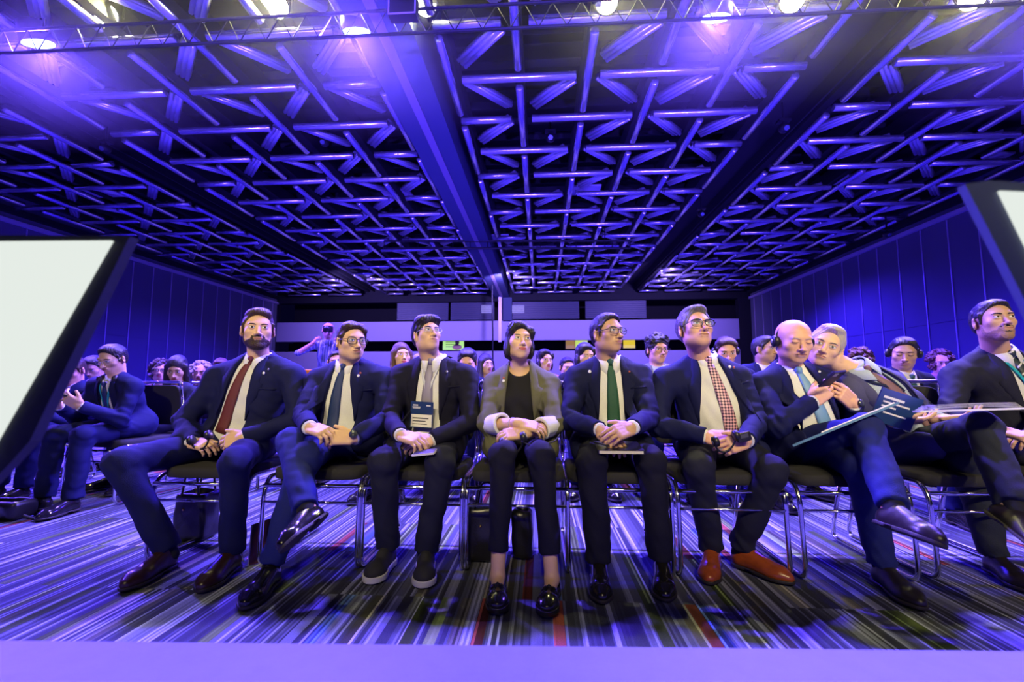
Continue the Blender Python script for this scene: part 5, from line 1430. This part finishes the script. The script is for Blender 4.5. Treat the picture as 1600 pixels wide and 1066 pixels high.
g('G17', 'man with short brown hair and headphones looking down behind the checked tie', (1134, 548), 3.95, 14, -20, hair=('side', 'brown'), skin='rosy', jacket=navy, hands='phone', chair_label=cl + 'the man with headphones looking down')
g('G18', 'balding man turned away, showing his ear behind the bald man', (1194, 545), 4.3, 62, -4, hair=('crop', 'black'), skin='tan', jacket=navy, chair_label=cl + 'the balding man turned away')
g('G19', 'person with dark curly hair behind the leaning man', (1345, 566), 4.9, 40, -20, hair=('curly', 'auburn'), skin='light', jacket=light_suit, chair_label=cl + 'the curly-haired person at right')
g('G20', 'man wearing large headphones and a pale shirt, seated behind the leaning man', (1412, 551), 3.60, 6, -14, roll=-4, tyaw=8, hair=('short', 'black'), face=dict(closed=True), skin='tan', jacket=navy_dark, shirt=shirt_white, tie=(tie_green, .3, .01), fine=True, hs=1.0, chair_label=cl + 'the man with large headphones')
g('G21', 'blurred person with auburn hair by the right wall', (1470, 566), 5.6, 20, -10, hair=('curly', 'auburn'), skin='light', shirt=pink_top, chair_label=cl + 'the blurred person by the right wall')
g('G22', 'grey-haired person low behind the moustached man', (1592, 572), 5.0, 20, -10, hair=('short', 'salt'), skin='light', jacket=light_suit, chair_label=cl + 'the grey-haired person at the far right')
# the photographer standing at the back
def standing():
    J = {}; Y = 6.7; c = dict(who='G23'); z = np.array([0, 0, 1.0])
    J['head'] = P(513, 516, Y); J['A'] = frame_from(math.radians(8) + .43, math.radians(-6), 0)
    J['neck'] = J['head'] - z * .17 + np.array([0, .03, 0]); J['pel'] = J['neck'].copy(); J['pel'][2] = .98
    f = np.array([.35, -.94, 0]); s = np.array([.94, .35, 0])
    for n, q in (('R', -1), ('L', 1)):
        J['sh' + n] = J['neck'] + s * q * .185 - z * .06
        J['hip' + n] = J['pel'] + s * q * .09; J['kn' + n] = J['hip' + n] - z * .43 + f * .03; J['an' + n] = J['hip' + n] - z * .86; J['an' + n][2] = .098
        J['ft' + n] = nz(f + s * q * .2); J['fu' + n] = z
        J['el' + n] = J['sh' + n] + nz(s * q * .75 + f * .35 - z * .45) * .28
        t = J['head'] + f * .14 + s * q * .05 - z * .03
        J['wr' + n] = J['el' + n] + nz(t - J['el' + n] - z * .08) * .25; J['hd' + n] = nz(t - J['wr' + n] + z * .03)
        c['hand' + n] = dict(n=-f * .3 - s * q, curl=40)
    c.update(label='bald photographer in a striped shirt standing at the back, camera raised to his face', fine=False, hair=('fringe', 'white'), skin='rosy', shirt=stripe_shirt, shortsleeve=True, trousers=charcoal, seed=3.3)
    r = build_person(J, c); return J, r
JP, _ = standing()
# ================================================================== THINGS HELD, WORN AND LEFT ON THE FLOOR
def headset(c, ax, up, fw, lab, R=.085, drop=0.0, cups=True, k=1.0, group=None):
    """ax: ear to ear, up: towards the band; c: middle between the cups"""
    c = np.asarray(c, float); ax, up, fw = nz(ax), nz(up), nz(fw)
    root = empty('headphones', c, lab, 'headphones', group)
    m = MB(); m.tube([c + (ax * math.cos(t) * R + up * math.sin(t) * R * 1.25) * k for t in np.linspace(0, math.pi, 25)], .006 * k, 8)
    m.build('headband', black_plastic, root, c, True)
    for q in (-1, 1):
        b = MB(); p = c + ax * q * R * k
        b.tube([p - ax * q * .016 * k, p - ax * q * .012 * k, p + ax * q * .010 * k, p + ax * q * .016 * k], [.026 * k, .031 * k, .031 * k, .020 * k], 20)
        e = b.build('ear_cup', black_plastic, root, c, True)
        l = MB(); l.tube([p + ax * q * .0160 * k, p + ax * q * .0185 * k], .012 * k, 16); l.build('cup_badge', pin_silver, e, c, True)
    return root
def slab(name, c, half, axes, m, lab, cat, parts=(), base=None, bev=0.0):
    c = np.asarray(c, float); A = [nz(a) for a in axes]
    o = MB().obox(c, half, A, bev).build(name, m, None, c, bev > 0); tag(o, lab, cat)
    for pn, off, hf, pm in parts:
        MB().obox(c + A[0] * off[0] + A[1] * off[1] + A[2] * off[2], hf, A).build(pn, pm, o, c)
    return o
screen_lit = lit('phone_screen', (0.5, 0.6, 0.9), 0.7)
card_navy = mat('card_navy', (0.01, 0.035, 0.13), 0.4); folder_blue = mat('folder_blue', (0.04, 0.16, 0.36), 0.5); folder_maroon = mat('folder_maroon', (0.07, 0.015, 0.025), 0.5)
text_white = mat('text_white', (0.7, 0.7, 0.75), 0.6); text_grey = mat('text_grey', (0.12, 0.12, 0.14), 0.7)
# headphones worn
def worn(J, hs, lab, w=.088):
    A = J['A'] * hs; H = J['head']
    return headset(H - A[2] * .010 - A[1] * .012, A[0], A[2], A[1], lab, R=w * hs)
worn(R_[7][2], .96, 'black headphones with silver badges on the bald man\'s head', .094)
worn(G_['G20'][2], 1.0, 'large black headphones on the man in the pale shirt at right', .094)
worn(G_['G17'][2], 1.0, 'black headphones on the man looking down behind the checked tie', .094)
# neck-worn pair of the sideways man
Jn = G_['G1'][2]; nf = Jn['A'][1] * [1, 1, 0]; ns = Jn['A'][0]
headset(Jn['neck'] + nz(nf) * .06 + np.array([0, 0, .0]), nz(ns), -nz(nf) * .9 + np.array([0, 0, .15]), nf, 'black headphones hanging round the neck of the sideways man', R=.062)
# headsets held in hands
def held(Rn, off, lab, ax=(1, 0, .3), up=(0, .2, -1), k=.8, R=.062):
    J = Rn[2]; c = (J['wrR'] + J['hdR'] * .11 + J['wrL'] + J['hdL'] * .11) / 2 + np.array(off)
    return headset(c, ax, up, (0, -1, 0), lab, R=R, k=k), c
_, c1 = held(R_[1], (-.06, -.03, .035), 'black headphones held in the bearded man\'s clasped hands')
_, c4 = held(R_[4], (-.04, -.05, -.035), 'black headphones held in the lap of the olive-blazer woman', k=.85)
_, c6 = held(R_[6], (-.03, -.05, .03), 'black headphones held by the man in the checked tie')
tag(MB().tube(smooth_path([c4 + (.04, -.02, .0), c4 + (.10, -.03, -.03), c4 + (.20, -.01, .0), c4 + (.22, .0, .03)], .05, 6), .003, 6).build('headphone_cable', black_plastic, None, c4, True), 'thin black cable looping over the olive-blazer woman\'s lap', 'cable')
slab('receiver', c6 + (.075, -.01, .01), (.032, .012, .022), [(1, 0, .25), (0, 1, 0), (-.25, 0, 1)], black_plastic, 'black interpretation receiver held beside the headphones by the checked-tie man', 'receiver', [('display', (0, -.0125, .005), (.018, .0008, .009), window_dark)], bev=.01)
# phones
J7 = R_[7][2]; c7 = P(1300, 592, 2.34)
slab('smartphone', c7, (.035, .005, .060), [(.95, .3, .1), (-.15, .55, .8), (.2, -.75, .55)], black_plastic, 'black smartphone held up by the bald man in both hands', 'phone', [('camera', (-.018, -.006, .042), (.011, .002, .011), pin_silver), ('screen', (0, .0052, 0), (.032, .0005, .056), screen_lit)])
Jg = G_['G1'][2]; cg = (Jg['wrL'] + Jg['wrR']) / 2 + (Jg['hdL'] + Jg['hdR']) * .07
slab('smartphone', cg + (0, 0, .012), (.036, .075, .005), [(.7, -.7, 0), (-.6, -.6, .3), (.2, .2, 1)], black_plastic, 'dark smartphone lying in the hand of the sideways man', 'phone', [('screen', (0, 0, .0055), (.033, .068, .0006), screen_lit)])
Jg = G_['G2'][2]; cg = (Jg['wrL'] + Jg['wrR']) / 2 + (Jg['hdL'] + Jg['hdR']) * .07
slab('tablet', P(108, 628, 3.42), (.13, .09, .006), [(.92, -.1, -.36), (-.2, -.8, .5), (.4, .5, .8)], black_plastic, 'black tablet held by the man half hidden by the left lectern', 'tablet', [('screen', (0, 0, .0065), (.12, .08, .0006), window_dark)])
J3 = R_[3][2]; c3 = J3['wrR'] + J3['hdR'] * .12 + np.array([.03, -.02, -.05])
slab('smartphone', c3, (.055, .032, .0045), [(1, -.1, .12), (.1, 1, .2), (-.1, -.2, 1)], mat('phone_white', (0.7, 0.68, 0.66), 0.3), 'thin pale smartphone under the hands of the badge man', 'phone', [('screen', (0, 0, .005), (.052, .029, .0005), window_dark)])
# badge on the young man's lanyard
I3 = R_[3][1]; FUx = I3['FU']
cb = I3['tp'](-.012, .34, .3); cb = FUx.march(np.array([cb]), -I3['Fw'], .4)[0]; cb = I3['tp'](-.012, .36, 0) + I3['Fw'] * (float((cb - I3['pel']) @ I3['Fw']) + .035)
bd = slab('name_badge', cb, (.062, .0015, .072), [(1, 0, -.06), (0, 1, .12), (.06, -.12, 1)], card_navy, 'navy and white name badge hanging from the young man\'s lanyard', 'badge',
     [('name_field', (0, -.0022, -.032), (.057, .0006, .034), white_paper), ('name_text', (-.005, -.003, -.018), (.044, .0003, .0035), text_grey), ('name_text', (-.012, -.003, -.034), (.036, .0003, .003), text_grey), ('name_text', (-.008, -.003, -.050), (.040, .0003, .0022), text_grey),
      ('header_text', (-.036, -.0022, .052), (.014, .0004, .0035), text_white), ('header_text', (-.030, -.0022, .042), (.022, .0004, .0018), text_white), ('header_text', (-.030, -.0022, .036), (.020, .0004, .0018), text_white), ('header_text', (.036, -.0022, .052), (.012, .0004, .003), text_white)])
# notebook, pen and watch of the green-tie man
J5 = R_[5][2]; c5 = (J5['wrR'] + J5['wrL']) / 2 + np.array([.01, .0, -.088])
nb = slab('notebook', c5, (.105, .085, .009), [(1, 0, 0), (0, 1, .12), (0, -.12, 1)], black_leather, 'black notebook with cream pages on the lap of the green-tie man', 'notebook', [('pages', (0, -.004, 0), (.099, .083, .0065), mat('cream_pages', (0.62, 0.60, 0.45), 0.8))])
tag(MB().tube([c5 + (-.13, -.03, .03), c5 + (-.05, -.07, .015)], .004, 8).build('pen', black_plastic, None, c5, True), 'slim dark pen between the fingers of the green-tie man', 'pen')
# folder and papers
fd = np.array([.54, .84, -.06]); fd2 = np.array([.50, .86, -.05])
cf = (P(1255, 690, 2.30) + P(1388, 636, 2.22)) / 2; fa = nz(P(1388, 636, 2.22) - P(1255, 690, 2.30))
slab('folder', cf, (.235, .10, .005), [fa, fd, np.cross(fa, fd)], folder_blue, 'pale blue folder resting on the crossed leg of the bald man', 'folder', [('sheets', (.06, -.004, .007), (.16, .097, .0025), white_paper)])
cp = P(1507, 641, 2.18)
bkl = slab('booklet', cp, (.165, .105, .004), [(.86, -.5, .07), fd2, np.cross((.86, -.5, .07), fd2)], white_paper, 'open white booklet held by the leaning man over his knee', 'booklet')
for i in range(5):
    G = [[cp + np.array([x, y, .006 + .004 * i + .022 * (1 - (x / .16) ** 2) ** .5 * .3 + .0 * y]) for y in np.linspace(-.10, .10, 4)] for x in np.linspace(-.155 + i * .006, .155 - i * .004, 12)]
    G = [[cp + nz((.86, -.5, .07)) * (q[0] - cp[0]) + fd2 * (q[1] - cp[1]) + np.array([0, 0, q[2] - cp[2]]) for q in row] for row in G]
    MB().sheet(G, .0012, (0, 0, 1)).build('page', white_paper, bkl, cp, True)
cn = P(1400, 640, 2.42)
pr_ = slab('programme', cn, (.10, .004, .085), [(.95, 0, -.32), (0, 1, .2), (.32, -.2, .95)], card_navy, 'dark blue printed programme tucked against the leaning man\'s chest', 'leaflet', [('title_text', (-.03, -.005, .045), (.05, .0005, .006), text_white), ('title_text', (-.01, -.005, .022), (.065, .0005, .004), text_white), ('title_text', (-.04, -.005, .0), (.035, .0005, .004), text_white), ('title_text', (.0, -.005, -.03), (.055, .0005, .004), text_white)])
mf0, mf1, mf2 = PZ(392, 886, .005), PZ(432, 880, .005), None
a, b = PZ(388, 884, .003), PZ(430, 874, .003); h1 = P(394, 820, a[1] + .05); h2 = P(430, 808, b[1] + .05)
o = MB().sheet([[a, b], [h1, h2]], .012, (0, -1, .1)).build('folder', folder_maroon, None, a); tag(o, 'dark maroon folder leaning against the chair leg beside the crossed-legs man', 'folder')
MB().tube([a + (0, -.002, 0), h1 + (0, -.002, 0)], .003, 6).build('pale_edge', white_paper, o, a)
# bags
def bag(px0, px1, ptop, Y, depth, lab, name='tote_bag', handles=True, stud=True):
    a = PX(px0, Y, .01); b = PX(px1, Y, .01); top = P((px0 + px1) / 2, ptop, Y)[2]; w = b[0] - a[0]; c = np.array([(a[0] + b[0]) / 2, Y + depth / 2, 0.004])
    R0 = [rbox(c + (0, 0, top / 2), (w / 2 - .01, depth / 2, top / 2), np.eye(3), .03)]
    F = Field(R0, .008, .04); F.add(R0[0], 0); F.folds(.006, 18, 1.0, .04); F.sub(rbox(c + (0, 0, top + .02), (w / 2 - .035, depth / 2 - .025, .06), np.eye(3), .02), .01)
    V, Q = F.mesh(); root = mk(name, V, Q, black_leather, None, c); tag(root, lab, 'bag')
    if handles:
        for q in (-1, 1):
            p0 = c + (-w * .25, q * depth * .42, top - .03); p1 = c + (w * .25, q * depth * .42, top - .03)
            MB().tube(smooth_path([p0, p0 + (.02, 0, .13), p1 + (-.02, 0, .13), p1], .05, 6), .006, 8).build('handle', black_leather, root, c, True)
    if stud: MB().ball(c + (-w * .1, -depth / 2 - .004, top - .09), .008, 10, 8).build('gold_stud', mat('gold', (0.8, 0.55, 0.15), 0.2, 1.0), root, c, True)
    return root
bag(724, 790, 795, 2.36, .13, 'big black leather tote with a gold stud under the olive-blazer woman\'s chair')
bag(796, 836, 800, 2.40, .12, 'smaller black bag standing behind the olive-blazer woman\'s ankles', handles=False, stud=False)
bag(262, 318, 772, 2.55, .16, 'black backpack under the bearded man\'s chair', 'backpack')
bg_ = bag(-60, 22, 786, 2.86, .16, 'black shoulder bag on the floor at the left edge below the lectern', 'shoulder_bag', False, False)
sp_ = [PZ(36, 806, .04), PZ(55, 812, .01), PZ(80, 806, .01), PZ(70, 798, .012), PZ(48, 800, .012)]
MB().tube(smooth_path(sp_, .05, 5), .010, 6).build('strap', black_fabric, bg_, tuple(bg_.location), True)
# red chair back between the bearded man and his neighbour
cr = P(481, 592, 4.3)
rc = empty('padded_chair', (cr[0], cr[1], 0), 'red padded chair with an orange top edge, seen between the two leftmost front seats', 'chair')
red = mat('red_pad', (0.45, 0.01, 0.01), 0.5); b0 = np.array([cr[0], cr[1], 0])
top = P(481, 581, 4.3)[2]
MB().obox(b0 + (0, .05, (.45 + top) / 2), (.22, .03, (top - .45) / 2), np.eye(3), .02).build('backrest', red, rc, b0, True)
MB().obox(b0 + (0, .05, top), (.22, .034, .022), np.eye(3), .01).build('top_edge', mat('orange_edge', (0.7, 0.25, 0.02), 0.4), rc, b0, True)
MB().obox(b0 + (0, -.2, .45), (.23, .24, .04), np.eye(3), .02).build('seat', red, rc, b0, True)
for x in (-.2, .2):
    for y in (-.4, .04): MB().tube([b0 + (x, y, .0), b0 + (x, y, .43)], .014, 8).build('leg', chrome, rc, b0, True)
# the photographer's camera
hc_ = JP['head'] + np.array([.08, -.17, -.005])
cm = slab('camera', hc_, (.07, .035, .05), [(.94, .35, 0), (-.35, .94, 0), (0, 0, 1)], black_plastic, 'black camera held to the standing photographer\'s eye', 'camera', bev=.01)
MB().tube([hc_ + (.01, -.03, 0), hc_ + (.04, -.13, 0)], .038, 18).build('camera_lens', black_plastic, cm, hc_, True)
# wristwatches, bracelet, ring and necklace : parts of the people who wear them
def cuff_ring(who, s, t, r, thick, name, m, face=None):
    J = R_[who][2]; root = R_[who][0]; el, wr = J['el' + s], J['wr' + s]; d = nz(wr - el); c = wr + d * t
    a = nz(np.cross(d, (0, 0, 1))); b = np.cross(d, a); base = R_[who][1]['base']
    o = MB().tube([c + (a * math.cos(x) + b * math.sin(x)) * r for x in np.linspace(0, 2 * math.pi, 25)[:-1]], thick, 6, True).build(name, m, root, base, True)
    if face is not None: MB().tube([c + face * (r + .001), c + face * (r + .009)], .020, 20).build('dial', mat('watch_dial', (0.03, 0.035, 0.05), 0.15), o, base, True); 
    return o
cuff_ring(2, 'L', .004, .031, .007, 'wristwatch', pin_silver, nz(np.array([.2, -.8, .6])))
cuff_ring(7, 'L', -.004, .034, .005, 'wristwatch', black_leather, nz(np.array([.4, -.8, .2])))
cuff_ring(4, 'R', -.05, .031, .0016, 'bracelet', pin_silver)
I4 = R_[4][1]
for i, (dr, dd) in enumerate(((.0, .935), (.012, .90))):
    pts = []
    for t in np.linspace(-1, 1, 21):
        x = t * .058; s_ = dd + (1.01 - dd) * abs(t) ** 1.8
        h = I4['FS'].march(I4['tp'](x, s_, .3)[None], -I4['Fw'], .5)[0]; pts.append(h + I4['Fw'] * .006)
    MB().tube(pts, .0032, 6).build('necklace', pin_silver, R_[4][0], I4['base'], True)
MB().ball(R_[4][2]['head'] + R_[4][2]['A'][0] * -.078 * .91 - R_[4][2]['A'][2] * .048 * .91 + R_[4][2]['A'][1] * .0, .005, 10, 8).build('earring', pin_white, R_[4][0], I4['base'], True)
# ================================================================== HAZE under the front truss, lit by the stage lights
hz = bpy.data.materials.new('stage_haze'); hz.use_nodes = True
nt = hz.node_tree; nt.nodes.clear()
out = nt.nodes.new('ShaderNodeOutputMaterial'); vs = nt.nodes.new('ShaderNodeVolumeScatter')
vs.inputs['Density'].default_value = 0.008; vs.inputs['Anisotropy'].default_value = 0.5; vs.inputs['Color'].default_value = (1, 1, 1, 1)
nt.links.new(vs.outputs[0], out.inputs['Volume'])
h_ = MB().box((-8.6, 3.6, 4.0), (8.6, 5.5, 6.2)).build('stage_haze', hz)
tag(h_, 'thin haze glowing around the stage lights under the front truss', 'haze', kind='stuff')
scene.cycles.volume_bounces = 0
